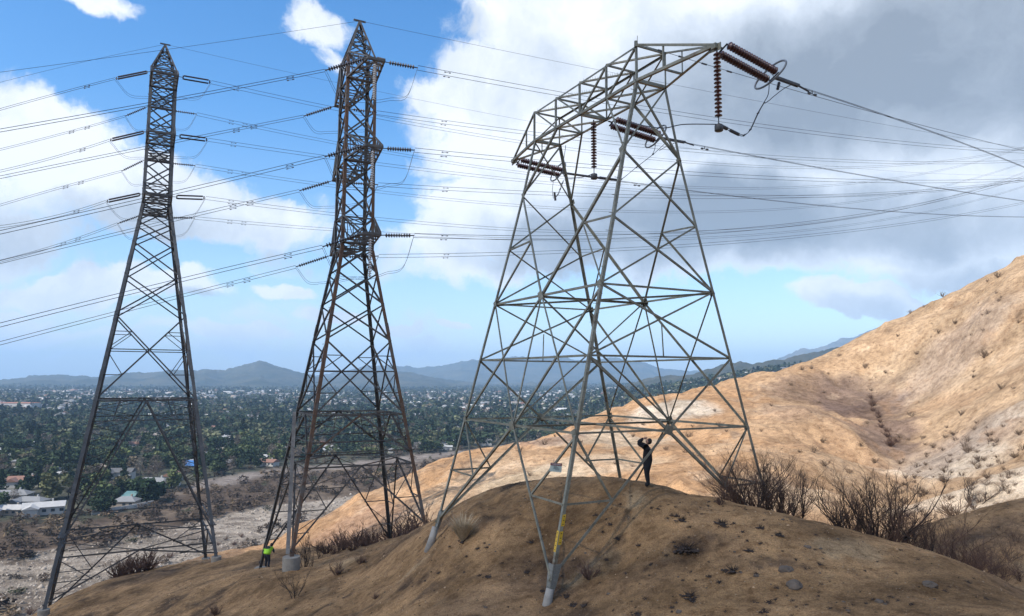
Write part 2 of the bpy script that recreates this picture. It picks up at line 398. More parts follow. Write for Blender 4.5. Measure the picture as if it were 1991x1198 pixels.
# natural soil colours
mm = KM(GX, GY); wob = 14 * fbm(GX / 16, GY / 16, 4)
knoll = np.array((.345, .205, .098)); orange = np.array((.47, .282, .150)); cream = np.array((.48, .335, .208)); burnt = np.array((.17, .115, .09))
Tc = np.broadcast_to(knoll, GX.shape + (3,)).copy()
nn = fbm(GX / 5 + 3, GY / 5, 4); f = sstep(.02, .22, nn); Tc = Tc * (1 - f[..., None] * .45) + np.array((.13, .085, .058)) * f[..., None] * .45
f = sstep(.04, .2, fbm(GX / 8 + 31, GY / 8 + 4, 4)); Tc = Tc * (1 - f[..., None] * .5) + np.array((.30, .19, .105)) * f[..., None] * .5
f = sstep(.10, .22, fbm(GX / 1.6 + 77, GY / 1.6, 5, .6) * .8 + .35 * fbm(GX / 9 + 2, GY / 9, 3)); Tc = Tc * (1 - f[..., None] * .72) + np.array((.075, .048, .032)) * f[..., None] * .72
f = sstep(.15, .3, fbm(GX / 2.4 + 13, GY / 2.4 + 40, 5, .6)); Tc = Tc * (1 - f[..., None] * .6) + np.array((.40, .285, .165)) * f[..., None] * .6
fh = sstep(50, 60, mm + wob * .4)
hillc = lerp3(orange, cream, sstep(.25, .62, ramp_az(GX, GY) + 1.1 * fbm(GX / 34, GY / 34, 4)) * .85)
f = sstep(.08, .26, fbm(GX / 14 + 7, GY / 20, 5)); hillc = hillc * (1 - .55 * f[..., None]) + np.array((.50, .37, .245)) * .55 * f[..., None]
def blob3(px_, py_, rr, col, amt, sx=1.0):
    global hillc
    p = hit(px_, py_, 45)
    if p is None: return
    dd = np.hypot((GX - p.x) / sx, (GY - p.y)) / rr + .9 * fbm(GX / 5, GY / 5, 4)
    f = (1 - sstep(.5, 1.05, dd)) * amt; hillc = hillc * (1 - f[..., None]) + np.asarray(col) * f[..., None]
for a in ((1600, 770, 12, burnt, .6), (1650, 780, 10, burnt, .7), (1690, 800, 9, burnt, .8), (1712, 840, 8, burnt, .85), (1730, 870, 6, burnt, .8), (1560, 790, 10, (.30, .2, .14), .5),
          (1310, 800, 9, (.62, .55, .45), .8), (1180, 850, 12, (.62, .5, .36), .7), (1160, 900, 9, (.6, .47, .33), .6), (1060, 860, 7, (.30, .19, .14), .6), (1850, 900, 12, (.6, .52, .42), .7), (1500, 950, 7, (.6, .47, .33), .5),
          (1800, 900, 10, (.33, .25, .2), .45), (1900, 950, 9, (.62, .52, .4), .7), (1880, 860, 8, (.32, .25, .2), .4), (1860, 680, 12, (.4, .31, .25), .5), (690, 1030, 9, (.27, .17, .12), .6), (1030, 930, 8, (.6, .47, .32), .6)):
    blob3(*a)
f = sstep(.10, .2, fbm(GX / 5 + 11, GY / 12 + 3, 5, .65) * 1.0 + .25 * fbm(GX / 40, GY / 40, 2)); hillc = hillc * (1 - .5 * f[..., None]) + np.array((.36, .22, .125)) * .5 * f[..., None]
f = sstep(.16, .24, fbm(GX / 3.3 + 61, GY / 6 + 23, 5, .65)); hillc = hillc * (1 - .6 * f[..., None]) + np.array((.22, .15, .10)) * .6 * f[..., None]
f = sstep(.14, .24, fbm(GX / 4 + 91, GY / 4 + 3, 5, .65)) * .6; hillc = hillc * (1 - .6 * f[..., None]) + np.array((.56, .42, .29)) * .6 * f[..., None]
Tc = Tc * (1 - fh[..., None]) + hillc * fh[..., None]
PXY = None
def pixels_of(X, Y, Z):
    d = Y * CP + Z * SP; v = -(-Y * SP + Z * CP); u = FPX * X / d; v = FPX * v / d
    return W / 2 + u * CR - v * SR, H / 2 + u * SR + v * CR
# valley: position bands measured across the valley floor (metres, from the town edge)
def edge_d(px_, line):
    """distance of the valley-floor point seen at (px, line(px))"""
    return -VZ * FPX / np.maximum(np.interp(px_, *zip(*line)) - 735, 4)
TOWN = [(-600, 1010), (0, 1012), (120, 1008), (210, 1000), (300, 985), (345, 957), (420, 926), (550, 906), (700, 893), (900, 872), (1000, 862), (1300, 850), (2600, 850)]
WASHT = [(-600, 1095), (0, 1088), (105, 1064), (197, 1052), (330, 1022), (422, 1004), (510, 986), (600, 972), (700, 955), (900, 935), (2600, 930)]
WASHB = [(-600, 1175), (0, 1160), (200, 1190), (400, 1160), (2600, 1100)]
far0 = RR > 120
apx = W / 2 + FPX * GX / np.maximum(GY, 1) * 1.0
wv = 1 + .10 * fbm(GX / 40, GY / 40, 4)
dT = edge_d(apx, TOWN); dW = edge_d(apx, WASHT); dB = edge_d(apx, WASHB)
GYw = GY * wv
fVal = far0 & (GZ < VZ + 14) | (RR > 330)
brush = np.array((.095, .068, .048)); washc = np.array((.31, .262, .212)); townc = np.array((.060, .062, .042)); dry = np.array((.20, .145, .085))
vcol = np.broadcast_to(brush, GX.shape + (3,)).copy()
f = sstep(-.05, .2, fbm(GX / 22, GY / 22, 5)); vcol = vcol * (1 - .5 * f[..., None]) + np.array((.22, .17, .125)) * .5 * f[..., None]
strip = sstep(.90, .94, GYw / dT) * (1 - sstep(.98, 1.02, GYw / dT)) * sstep(330, 430, apx)
vcol = vcol * (1 - strip[..., None] * .7) + np.array((.26, .225, .20)) * strip[..., None] * .7
fw = sstep(.985, 1.0, dW / GYw) * (1 - sstep(1.0, 1.08, dB / GYw))
br = fbm(GX / 18 + GY / 50, GY / 7, 5); wc = washc[None, None] * (1 + .7 * br[..., None]); f = sstep(.10, .2, fbm(GX / 16 + 50, GY / 9, 4)); wc = wc * (1 - .6 * f[..., None]) + brush * .6 * f[..., None]
vcol = vcol * (1 - fw[..., None]) + wc * fw[..., None]
fb = sstep(1.0, 1.08, dB / GYw); vcol = vcol * (1 - fb[..., None]) + dry * fb[..., None]
ft = sstep(.985, 1.01, GYw / dT); tn = fbm(GX / 60, GY / 60, 4); tc = townc[None, None] * (1 + 1.2 * tn[..., None]) + np.array((.03, .026, .022)) * sstep(.0, .2, fbm(GX / 25, GY / 25, 3))[..., None]
vcol = vcol * (1 - ft[..., None]) + tc * ft[..., None]
hz = sstep(VZ + 2, VZ + 12, GZ) * (RR < 330)      # lower slopes of the sandy hills
vcol = vcol * (1 - hz[..., None]) + (np.array((.24, .165, .11))) * hz[..., None]
isval = fVal & (RR > 150)
gi = np.arange(nr * na).reshape(nr, na); nxt = np.roll(gi, -1, 1)
quad = np.stack([gi[:-1], nxt[:-1], nxt[1:], gi[1:]], -1)
# wrap columns; the sheet closes on itself at 180 degrees
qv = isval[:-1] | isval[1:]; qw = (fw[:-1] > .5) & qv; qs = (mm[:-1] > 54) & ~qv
V_ = np.stack([GX, GY, GZ], -1).reshape(-1, 3)
def sheet(name, mask, mat, col):
    F = quad[mask]; u, inv = np.unique(F, return_inverse=True)
    o = np_obj(name, V_[u], inv.reshape(F.shape)[:, ::-1], mat, None, True, col.reshape(-1, 3)[u]); return tag(o, kind='structure')
M['wash'] = soil_mat('river_wash', .8, False, .12, 1.2)
M['valley'] = soil_mat('valley_ground', .6, False, .10, 1.0)
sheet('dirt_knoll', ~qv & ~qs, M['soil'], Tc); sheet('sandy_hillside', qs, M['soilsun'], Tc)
sheet('dry_riverbed', qw, M['wash'], vcol); sheet('valley_floor', qv & ~qw, M['valley'], vcol)

# ---------------------------------------------------------------- distant hills
def hillmat(name, c1, c2):
    m, nt, B, N, L = newmat(name); pos = geo(N)
    c = ramp(N, L, noise(N, L, .004, 8, .7, pos), [(.35, c1), (.62, c2)])
    sp = ramp(N, L, noise(N, L, .03, 4, .8, pos), [(.64, (0, 0, 0)), (.72, (1, 1, 1))])
    c = mixc(N, L, sp, c, (.22, .20, .18)); L.new(c, B.inputs['Base Color']); B.inputs['Roughness'].default_value = 1
    B.inputs['Specular IOR Level'].default_value = 0; bump(N, L, B, noise(N, L, .02, 6, .7, pos), .8, 20)
    return m
M['farhill'] = hillmat('far_hills', (.028, .038, .028), (.085, .08, .055))
M['mount'] = hillmat('far_mountain', (.07, .075, .06), (.17, .15, .12))
def hills(name, prof, D, depth, seed, mat, rough=1.0):
    pr = np.array(prof, float); xs = np.linspace(pr[0, 0], pr[-1, 0], int((pr[-1, 0] - pr[0, 0]) / 3)); ys = np.interp(xs, pr[:, 0], pr[:, 1])
    k = np.hanning(7); k /= k.sum(); ys = np.convolve(np.pad(ys, 3, 'edge'), k, 'valid') + fbm(xs / 34 + seed * 3, xs * 0 + seed, 5, .6) * 9
    hc = (735 - ys + (xs - W / 2) * math.sin(ROLL)) / FPX * D / CP
    t = np.linspace(-1, 1, 60); X, T = np.meshgrid(xs, t); Hc = np.broadcast_to(hc, X.shape)
    dd = D + T * depth; gx = (X - W / 2) / FPX * dd; gy = dd
    s = np.where(T < 0, (1 - np.abs(T)) ** .9, 1 - T ** 2 * .6)
    nz = fbm(gx / 700 + seed, gy / 500, 5) * 1.5; rid = np.abs(fbm(gx / 420 + seed, gy / 1500 + 3, 4)) * 1.6
    z = VZ - 12 + (Hc - VZ + 12) * np.clip(s * (1 + (nz - rid * 1.2) * rough * (1 - s) * 1.6), 0, 1)
    rg = 1 - np.abs(2 * vnoise(gx / 330 + .8 * fbm(gx / 500, gy / 500, 3) + seed, gy / 700) - 1); z = z + ((rg - .6) * 34 + fbm(gx / 150 + seed, gy / 150, 5, .6) * 55) * np.clip(s * 2, 0, 1)
    h, w = X.shape; gi = np.arange(h * w).reshape(h, w); F = np.stack([gi[:-1, :-1], gi[:-1, 1:], gi[1:, 1:], gi[1:, :-1]], -1).reshape(-1, 4)
    return tag(np_obj(name, np.stack([gx, gy, z], -1).reshape(-1, 3), F, mat, None, True), kind='structure')
hills('hills', [(-500, 745), (-200, 738), (0, 741), (60, 738), (130, 735), (200, 738), (240, 730), (290, 723), (330, 716), (400, 718), (440, 724), (475, 714), (505, 705), (540, 712), (585, 726), (640, 738), (700, 728), (760, 722), (820, 732), (900, 742), (1000, 748), (1200, 748), (1500, 752)], 5200, 1300, 1, M['farhill'])
hills('hills', [(500, 745), (640, 728), (700, 716), (745, 710), (800, 716), (850, 711), (900, 700), (950, 702), (1000, 698), (1060, 692), (1120, 699), (1180, 695), (1250, 706), (1290, 719), (1340, 724), (1400, 722), (1500, 725), (1700, 730)], 8200, 1700, 9, M['farhill'], .7)
hills('mountain', [(1400, 735), (1480, 706), (1530, 690), (1570, 676), (1620, 664), (1660, 655), (1700, 641), (1760, 622), (1850, 600), (1991, 560), (2300, 520)], 7600, 1800, 4, M['mount'], 1.1)
hills('hills', [(1180, 752), (1300, 738), (1400, 722), (1450, 712), (1500, 703), (1560, 694), (1640, 682), (1750, 670), (2100, 660)], 2600, 700, 6, M['farhill'], .8)

# ---------------------------------------------------------------- pylon standing on the knoll (single row of three phases)
def V3(*a): return Vector(a)
t3 = thing('lattice_pylon', 'pale grey-green steel lattice pylon with wide bridge top standing on the brown knoll', 'pylon', tuple(T3c + V3(0, 0, -5)))
_k = 0
def brace3(p, q, w, nrm, name='diagonal_brace', mat='t3', off=0.0, side=None):
    """angle member lying in a face; nrm points inward"""
    p, q = Vector(p), Vector(q); nrm = Vector(nrm).normalized(); d = (q - p).normalized(); e = nrm.cross(d)
    if e.z < 0: e = -e
    o = nrm * (.018 + off)
    w = w * .86
    return MB().angle(p + o - e * w * .5, q + o - e * w * .5, w, .012, e, nrm).build(name, M[mat], t3)
levels = ['P', 'knee', 'mid', 'w', 'r2', 'r3']
for k, (sl, sm) in C3.items():
    b = MB(); pts = [n3(l, sl, sm) for l in levels] + [F3[k]]
    for p, q in zip(pts, pts[1:]): b.angle(p, q, .118, .016, T3L * -sl, T3M * -sm)
    leg = b.build('leg', M['t3'], t3)
    b = MB()
    d = (pts[-1] - pts[-2]).normalized(); low = pts[-1] - d * .0
    if k == 'N':
        for i in range(38):           # step bolts
            f = i / 38 * 5; j = int(f); p = pts[j].lerp(pts[j + 1], f - j); s = 1 if i % 2 else -1
            MB().bar(p, p + (T3M * -.20 if s > 0 else T3L * -.20), .016).build('step_bolt', M['t3'], t3)
    # shoe plates and pier
    b = MB(); d2 = (pts[-2] - low).normalized()
    for e1, e2 in ((T3L * -sl, T3M * -sm), (T3M * -sm, T3L * -sl)):
        b.poly([low + d2 * .75 - e1 * .03, low + d2 * .75 + e1 * .30, low + d2 * .1 + e1 * .22, low - d2 * .35 + e1 * .12, low - d2 * .35 - e1 * .03], .014, -e2)
        for i in range(4):
            for j in range(2): q = low + d2 * (.05 + .17 * i) + e1 * (.05 + .1 * j) - e2 * .014; b.bar(q, q - e2 * .02, .03)
    b.build('foot_plate', M['t3w'], t3)
    g = gz(low.x, low.y); h = max(low.z - g, .2) + .5
    sp = d2 * (h / d2.z)
    if k == 'L': MB().tube([low + d2 * .05 - sp, low - d2 * .45, low + d2 * .02], [.22, .16, .14], 14).build('concrete_pier', M['pierwhite'], t3, True)
    else: MB().tube([low + d2 * .02 - sp, low - d2 * .2, low + d2 * .02], [.18, .14, .12], 14).build('concrete_pier', M['pierwhite'] if k == 'N' else M['concrete'], t3, True)
IN = {'near': T3M, 'far': -T3M, 'endN': T3L, 'endL': -T3L}
W_ = .082
S3 = lambda l, sl, sm: n3(l, sl, sm)
for sl, inn in ((-1, T3L), (1, -T3L)):                 # the two narrow faces
    X = [('P', 'knee'), ('knee', 'mid'), ('mid', 'w'), ('w', 'r2')]
    for a, b_ in X:
        brace3(S3(a, sl, -1), S3(b_, sl, 1), W_, inn); brace3(S3(a, sl, 1), S3(b_, sl, -1), W_, inn, off=.02)
    brace3(S3('w', sl, -1), S3('w', sl, 1), W_, inn, 'horizontal_strut', off=.04)
    brace3(S3('r2', sl, -1), S3('r2', sl, 1), W_, inn, 'horizontal_strut', off=.04)
    brace3(S3('r3', sl, -1), S3('r3', sl, 1), W_, inn, 'horizontal_strut', off=.04)
    m = S3('r3', sl, 0); x_ = (S3('w', sl, -1) + S3('w', sl, 1) + S3('r2', sl, -1) + S3('r2', sl, 1)) / 4
    brace3(x_, S3('r2', sl, 0), .06, inn, 'hanger', off=.03)
    for sm in (-1, 1):
        brace3(S3('r2', sl, sm), m, .11, inn)
        k = [q for q, c in C3.items() if c == (sl, sm)][0]; ft = F3[k] + V3(0, 0, .25)
        brace3(m, ft, .11, inn, off=.02)
        hm = m.lerp(ft, .5); lm = S3('r3', sl, sm).lerp(ft, .5)
        brace3(S3('r3', sl, sm), hm, .08, inn, 'sub_brace', off=.04); brace3(lm, hm, .08, inn, 'sub_brace', off=.04)
for sm, inn in ((-1, T3M), (1, -T3M)):                 # the two wide faces
    wm = S3('w', 0, sm); rm = S3('r3', 0, sm)
    for l in ('w', 'r3'):
        brace3(S3(l, -1, sm), S3(l, 1, sm), .10, inn, 'horizontal_strut', off=.04)
    brace3(S3('r2', -1, sm), S3('r2', 1, sm), .09, inn, 'horizontal_strut', off=.06)
    brace3(wm, rm, .085, inn, off=.02)
    for sl in (-1, 1):
        kn = S3('knee', sl, sm); brace3(kn, wm, .12, inn)
        lm = S3('mid', sl, sm); t = (Z3['knee'] - Z3['mid']) / (Z3['knee'] - Z3['w']); bm_ = kn.lerp(wm, t * .96)
        brace3(lm, bm_, .08, inn, 'sub_brace', off=.03); brace3(bm_, S3('w', sl, sm), .08, inn, 'sub_brace', off=.03)
        brace3(wm, S3('r3', sl, sm), .085, inn, off=.02); brace3(S3('w', sl, sm), rm, .085, inn, off=.04)
        k = [q for q, c in C3.items() if c == (sl, sm)][0]; ft = F3[k] + V3(0, 0, .25)
        brace3(rm, ft, .11, inn, off=.02)
        hm = rm.lerp(ft, .5); lm2 = S3('r3', sl, sm).lerp(ft, .5)
        brace3(S3('r3', sl, sm), hm, .08, inn, 'sub_brace', off=.04); brace3(lm2, hm, .08, inn, 'sub_brace', off=.04)
UP = V3(0, 0, -1)
for a, b_, w in ((S3('w', 0, -1), S3('w', 0, 1), .11), (S3('w', 1, -1), S3('w', -1, 1), .09), (S3('r3', 0, -1), S3('r3', 0, 1), .10), (S3('r3', -1, 0), S3('r3', 1, 0), .10)):
    brace3(a, b_, w, UP, 'plan_strut')
brace3(S3('w', 0, -1), S3('r3', 0, 1), .07, T3L, 'plan_strut'); brace3(S3('w', 0, 1), S3('r3', 0, -1), .07, T3L, 'plan_strut', off=.02)
# bridge
zp, zt = Z3['P'], Z3['top']
def bn(i, sm, top): return T3c + T3L * (-3.956 + 1.978 * i) + T3M * (.744 * sm) + V3(0, 0, zt if top else zp)
tipR = T3c + T3L * -7.458 + V3(0, 0, 11.50); tipL = T3c + T3L * 7.458 + V3(0, 0, 11.50)
for sm in (-1, 1):
    inn = T3M * -sm; b = MB()
    for t, w in ((0, .11), (1, .08)):
        b.angle(bn(0, sm, t), bn(4, sm, t), w, .014, inn, V3(0, 0, -1 if t else 1))
        b.angle(tipR + T3M * (.06 * sm), bn(0, sm, t), w, .014, inn, V3(0, 0, 1)); b.angle(tipL + T3M * (.06 * sm), bn(4, sm, t), w, .014, inn, V3(0, 0, 1))
    b.build('bridge_chord', M['t3'], t3)
    for i in range(5): MB().angle(bn(i, sm, 0), bn(i, sm, 1), .08, .01, T3L, inn).build('bridge_post', M['t3'], t3)
    for i, j in ((0, 1), (1, 2), (4, 3), (3, 2)): MB().angle(bn(i, sm, 1) + inn * .02, bn(j, sm, 0) + inn * .02, .075, .01, V3(0, 0, 1), inn).build('bridge_diagonal', M['t3'], t3)
    for e, tip in ((0, tipR), (4, tipL)):
        lo_ = bn(e, sm, 0).lerp(tip, .36); up_ = bn(e, sm, 1).lerp(tip, .36)
        MB().angle(lo_, up_, .06, .008, T3L, inn).build('bridge_post', M['t3'], t3)
    for sl, i in ((-1, 1), (1, 3)): brace3(bn(i, sm, 0), S3('knee', sl, sm), .11, inn)
b = MB(); sp = MB()
for t in (0, 1):
    for i in range(5): MB().angle(bn(i, -1, t), bn(i, 1, t), .13 if (t == 0 and i in (0, 2, 4)) else .07, .01, T3L, V3(0, 0, 1)).build('bridge_cross_strut', M['t3'], t3)
    for i in range(4): MB().angle(bn(i + 1, -1, t), bn(i, 1, t), .07, .01, V3(0, 0, 1), T3L).build('bridge_cross_strut', M['t3'], t3)
for i, tip in ((0, tipR), (4, tipL)): MB().angle(bn(i, -1, 0).lerp(tip, .36), bn(i, 1, 0).lerp(tip, .36), .07, .01, T3L, V3(0, 0, 1)).build('bridge_cross_strut', M['t3'], t3)
for i in (1, 2, 3):
    p, q = bn(i + 1, -1, 1), bn(i, 1, 1); sp = MB().bar(p + V3(0, 0, .012), q + V3(0, 0, .012), .02)
    for k in range(20):
        a = p.lerp(q, .08 + .84 * k / 19); sp.bar(a, a + V3(random.uniform(-.03, .03), random.uniform(-.03, .03), .16), .009)
    sp.build('bird_spike_strip', M['t3'], t3)
b = MB()
for tip in (tipR, tipL):
    s = 1 if tip is tipL else -1
    b.bar(tip - T3L * .05 * s - T3M * .12, tip - T3L * .05 * s + T3M * .12, .20, .18); b.poly([tip + T3L * (.18 * s) + V3(0, 0, .08), tip + T3L * (.18 * s) - V3(0, 0, .18), tip - T3L * (.4 * s) - V3(0, 0, .10), tip - T3L * (.4 * s) + V3(0, 0, .10)], .03, T3M)
b.build('bridge_end_plate', M['t3'], t3)
b = MB(); b.bar(bn(0, -1, 1) - V3(0, 0, .05), bn(0, -1, 1) + V3(0, 0, .18), .12); b.tube([bn(0, -1, 1) + T3M * .05, bn(0, -1, 1) + T3M * .08 + V3(0, 0, .42)], .012, 5); b.build('earth_wire_peak', M['t3'], t3)
def gusset(p, e1, e2, n, s=.28, mat='t3'):
    e1, e2 = Vector(e1).normalized(), Vector(e2).normalized()
    return MB().poly([p - e1 * s - e2 * s * .5, p + e1 * s * .6 - e2 * s, p + e1 * s + e2 * s * .4, p - e1 * s * .3 + e2 * s], .012, n).build('gusset_plate', M[mat], t3)
for sl, sm in C3.values():
    for l in ('knee', 'w', 'r3'): gusset(S3(l, sl, sm) + T3L * -sl * .12, T3L, V3(0, 0, 1), T3M * sm, .16)
for sm in (-1, 1):
    for l in ('w', 'r3'): gusset(S3(l, 0, sm), T3L, V3(0, 0, 1), T3M * sm, .23)
for sl in (-1, 1): gusset(S3('r3', sl, 0), T3M, V3(0, 0, 1), T3L * sl, .22)
# writing: warning sign strung beside the leg, yellow plates on the leg
def text_verts(s, size, bold=0.0):
    c = bpy.data.curves.new('lettering', 'FONT'); c.body = s; c.size = size; c.align_x = 'CENTER'; c.align_y = 'CENTER'; c.extrude = .002; c.offset = bold; c.resolution_u = 2
    o = bpy.data.objects.new('lettering', c); COL.objects.link(o); bpy.context.view_layer.update()
    me = bpy.data.meshes.new_from_object(o.evaluated_get(bpy.context.evaluated_depsgraph_get())); V = [v.co.copy() for v in me.vertices]; F = [tuple(p.vertices) for p in me.polygons]
    bpy.data.objects.remove(o); bpy.data.curves.remove(c); bpy.data.meshes.remove(me); return V, F
def lettering(s, size, o, ex, ey, mat, parent, bold=0.0):
    ex = Vector(ex).normalized(); ey = Vector(ey); ey = (ey - ex * ey.dot(ex)).normalized(); n = ex.cross(ey)
    V, F = text_verts(s, size, bold); V = [Vector(o) + ex * v.x + ey * v.y + n * v.z for v in V]
    return MB().add(V, F).build('lettering', M[mat], parent)
so = Vector(at(1081, 909, n3(-3.0, -1, -1).y + .6)); ex = V3(.93, .25, -.10).normalized(); ey = V3(0.02, 0, 1); ey = (ey - ex * ey.dot(ex)).normalized(); nn_ = ex.cross(ey)
rect = lambda o, w, h: [o - ex * w / 2 - ey * h / 2, o + ex * w / 2 - ey * h / 2, o + ex * w / 2 + ey * h / 2, o - ex * w / 2 + ey * h / 2]
sg = MB().poly(rect(so, .42, .30), .006, -nn_).build('warning_sign', M['signwhite'], t3)
sg['label'] = 'weathered sign board with a dark red band'
sg['_o'] = list(t3['_o'])
def subpart(mb, name, mat, par):
    o = mb.build(name, M[mat], None, org=t3['_o']); o.location = (0, 0, 0); o.parent = par; return o
subpart(MB().poly(rect(so + ey * .105 + nn_ * .003, .42, .09), .004, nn_), 'sign_band', 'signred', sg)
V, F = text_verts('WARNING', .075, .001); subpart(MB().add([so + ey * .103 + nn_ * .010 + ex * v.x + ey * v.y + nn_ * v.z for v in V], F), 'lettering', 'signink', sg)
b = MB()
for i, (x0, w) in enumerate(((-.02, .10), (0, .16), (.02, .22), (.05, .14))):
    b.poly(rect(so + ex * x0 + ey * (.03 - .035 * i) + nn_ * .003, w, .012), .003, nn_)
subpart(b, 'small_print', 'black', sg)
b = MB(); b.bar(so + ex * .2 + ey * .1, so + ex * .36 + ey * .06, .014); b.bar(so - ex * .1 + ey * .12, so - ex * .1 + ey * .30, .014); subpart(b, 'hanger_wire', 'fit', sg)
dleg = (n3('r3', -1, -1) - F3['N']).normalized()
def leg_at_py(py): return min((F3['N'].lerp(n3('r3', -1, -1), i / 400) for i in range(401)), key=lambda p: abs(pix(p)[1] - py))
nL = -T3M; nR = -T3L       # outward normals of the leg's two flanges
for (y0, y1, e1, nrm) in ((1074, 1033, T3L, nL), (1060, 1034, T3M, nR), (1024, 1001, T3M, nR)):
    p, q = leg_at_py(y0), leg_at_py(y1)
    pl = MB().poly([p + e1 * .02 + nrm * .003, p + e1 * .145 + nrm * .003, q + e1 * .145 + nrm * .003, q + e1 * .02 + nrm * .003], .006, nrm).build('yellow_marker_plate', M['yellow'], t3)
    b = MB(); L_ = (q - p).length; dn = (q - p).normalized(); m = max(2, int(L_ / .12))
    for i in range(m):
        c = p + dn * ((i + .5) / m * L_) + e1 * .08 + nrm * .011
        b.poly([c - e1 * .03 - dn * .012, c + e1 * .03 - dn * .012, c + e1 * .03 + dn * .012, c - e1 * .01 + dn * .012], .003, nrm)
    subpart(b, 'dark_marks', 'black', pl)

# ---------------------------------------------------------------- insulators
def disc_stack(mb, o, d, n, pitch, r):
    prof = []
    for i in range(n):
        t = i * pitch
        prof += [(t, .035), (t + pitch * .30, .05), (t + pitch * .42, r * .80), (t + pitch * .60, r), (t + pitch * .70, r * .96), (t + pitch * .74, r * .45), (t + pitch * .98, .035)]
    return mb.lathe(prof, o, d, 14)
def lerp_pts(P, n):
    """smooth curve through points (Catmull-Rom)"""
    P = [Vector(p) for p in P]; out = []
    Q = [P[0] * 2 - P[1]] + P + [P[-1] * 2 - P[-2]]
    for i in range(1, len(Q) - 2):
        for k in range(n):
            t = k / n; a, b_, c, d = Q[i - 1], Q[i], Q[i + 1], Q[i + 2]
            out.append(.5 * ((2 * b_) + (c - a) * t + (2 * a - 5 * b_ + 4 * c - d) * t * t + (3 * b_ - a - 3 * c + d) * t ** 3))
    return out + [P[-1]]
def quad_fit(P, n=40, ext=0.0):
    """sagging curve in a vertical plane: straight in plan, quadratic in height, starting exactly at P[0]"""
    P = [Vector(p) for p in P]; h = (P[-1] - P[0]); h.z = 0; Lh = h.length; h /= Lh
    t = np.array([(p - P[0]).dot(h) for p in P]); z = np.array([p.z - P[0].z for p in P])
    if len(P) == 2: co = np.array([z[1] / t[1], 0.0])
    else: co = np.linalg.lstsq(np.stack([t[1:], t[1:] ** 2], 1), z[1:], rcond=None)[0]
    ts = np.linspace(0, Lh * (1 + ext), n + 1)
    return [P[0] + h * a + V3(0, 0, co[0] * a + co[1] * a * a) for a in ts]
# three phases of the knoll pylon
pM = (T3M.x, T3M.y)
midS = T3c + T3M * .744 + V3(0, 0, zp - .02)
phases = [
 ('right', tipR + T3M * .12, (1506, 150), (1560, 171), [(1610, 188), (1730, 227), (1991, 325)], 'tip of the bridge nearest the camera'),
 ('middle', midS + T3M * .1, (1282, 268), (1338, 279), [(1400, 291), (1614, 330), (1991, 391)], 'middle of the bridge'),
 ('left', tipL + T3M * .12, (1092, 336), (1197, 351), [(1400, 377), (1614, 402), (1991, 422)], 'far tip of the bridge')]
strain_end = {}
for nm, o, pe, pc, line, where in phases:
    e = on_plane(*pe, o, pM); c = on_plane(*pc, o, pM); d = (e - o).normalized(); Ls = (e - o).length
    if nm == 'left': e = o + d * min(Ls, 2.9); Ls = (e - o).length
    t = thing('strain_insulator', f'twin maroon disc insulator with grey ring on the {where}', 'insulator', tuple(o), 'strain insulators of the bridge-topped pylon')
    side = d.cross(V3(0, 0, 1)).normalized(); upv = side.cross(d)
    sep = (side * .18 + upv * .09)
    n = int((Ls - .25) / .125)
    MB().bar(o - d * .05, o + d * .18, .05).bar(o + d * .16 - sep * 1.15, o + d * .16 + sep * 1.15, .06, .03).build('yoke', M['fit'], t); MB().bar(e - d * .02 - sep * 1.15, e - d * .02 + sep * 1.15, .06, .03).build('yoke', M['fit'], t)
    for s in (-1, 1): disc_stack(MB(), o + d * .22 + sep * s, d, n, .125, .145).build('disc_string', M['porc'], t, True)
    rp = []; cen = e - d * .22; A_, B_ = .56, .31
    ax = (side * .85 + upv * .5).normalized(); bx = d.cross(ax)
    for i in range(40):
        a = i / 40 * 2 * math.pi; cx_ = math.cos(a); sx_ = math.sin(a)
        rp.append(cen + ax * (A_ * cx_ * (1.0) + (.10 if cx_ > 0 else -.10) * abs(cx_) ** .3) + bx * (B_ * sx_) + d * (.10 * cx_))
    rp.append(rp[0]); MB().tube(rp, .038, 8, False).build('grading_ring', M['ring'], t, True)
    MB().bar(e, rp[10], .016).bar(e, rp[30], .016).build('ring_bracket', M['fit'], t)
    b = MB(); w2 = side * .05
    b.bar(e + w2, c - d * .2 + w2, .035, .09).bar(e - w2, c - d * .2 - w2, .035, .09).tube([c - d * .35, c + d * .35], .035, 8).build('dead_end_clamp', M['fit'], t)
    strain_end[nm] = (e, c, d)
    P = [c] + [on_plane(*q, o, pM) for q in line]
    cv = quad_fit(P, 60, .5); lt = thing('power_line', f'thick conductor falling rightward from the {where}', 'power line', tuple(c), 'conductors of the bridge-topped pylon')
    for s in (-1, 1):
        MB().tube([p + V3(0, 0, .02 * s) for p in cv], .010, 6).build('wire', M['wire'], lt)
    a = cv[1].lerp(cv[2], .4); dd = (cv[2] - cv[1]).normalized()
    MB().bar(a - dd * .22 - V3(0, 0, .12), a - dd * .1 - V3(0, 0, .12), .07).bar(a + dd * .1 - V3(0, 0, .12), a + dd * .22 - V3(0, 0, .12), .07).bar(a - dd * .2 - V3(0, 0, .12), a + dd * .2 - V3(0, 0, .12), .02).bar(a, a - V3(0, 0, .13), .03).build('vibration_damper', M['fit'], lt)
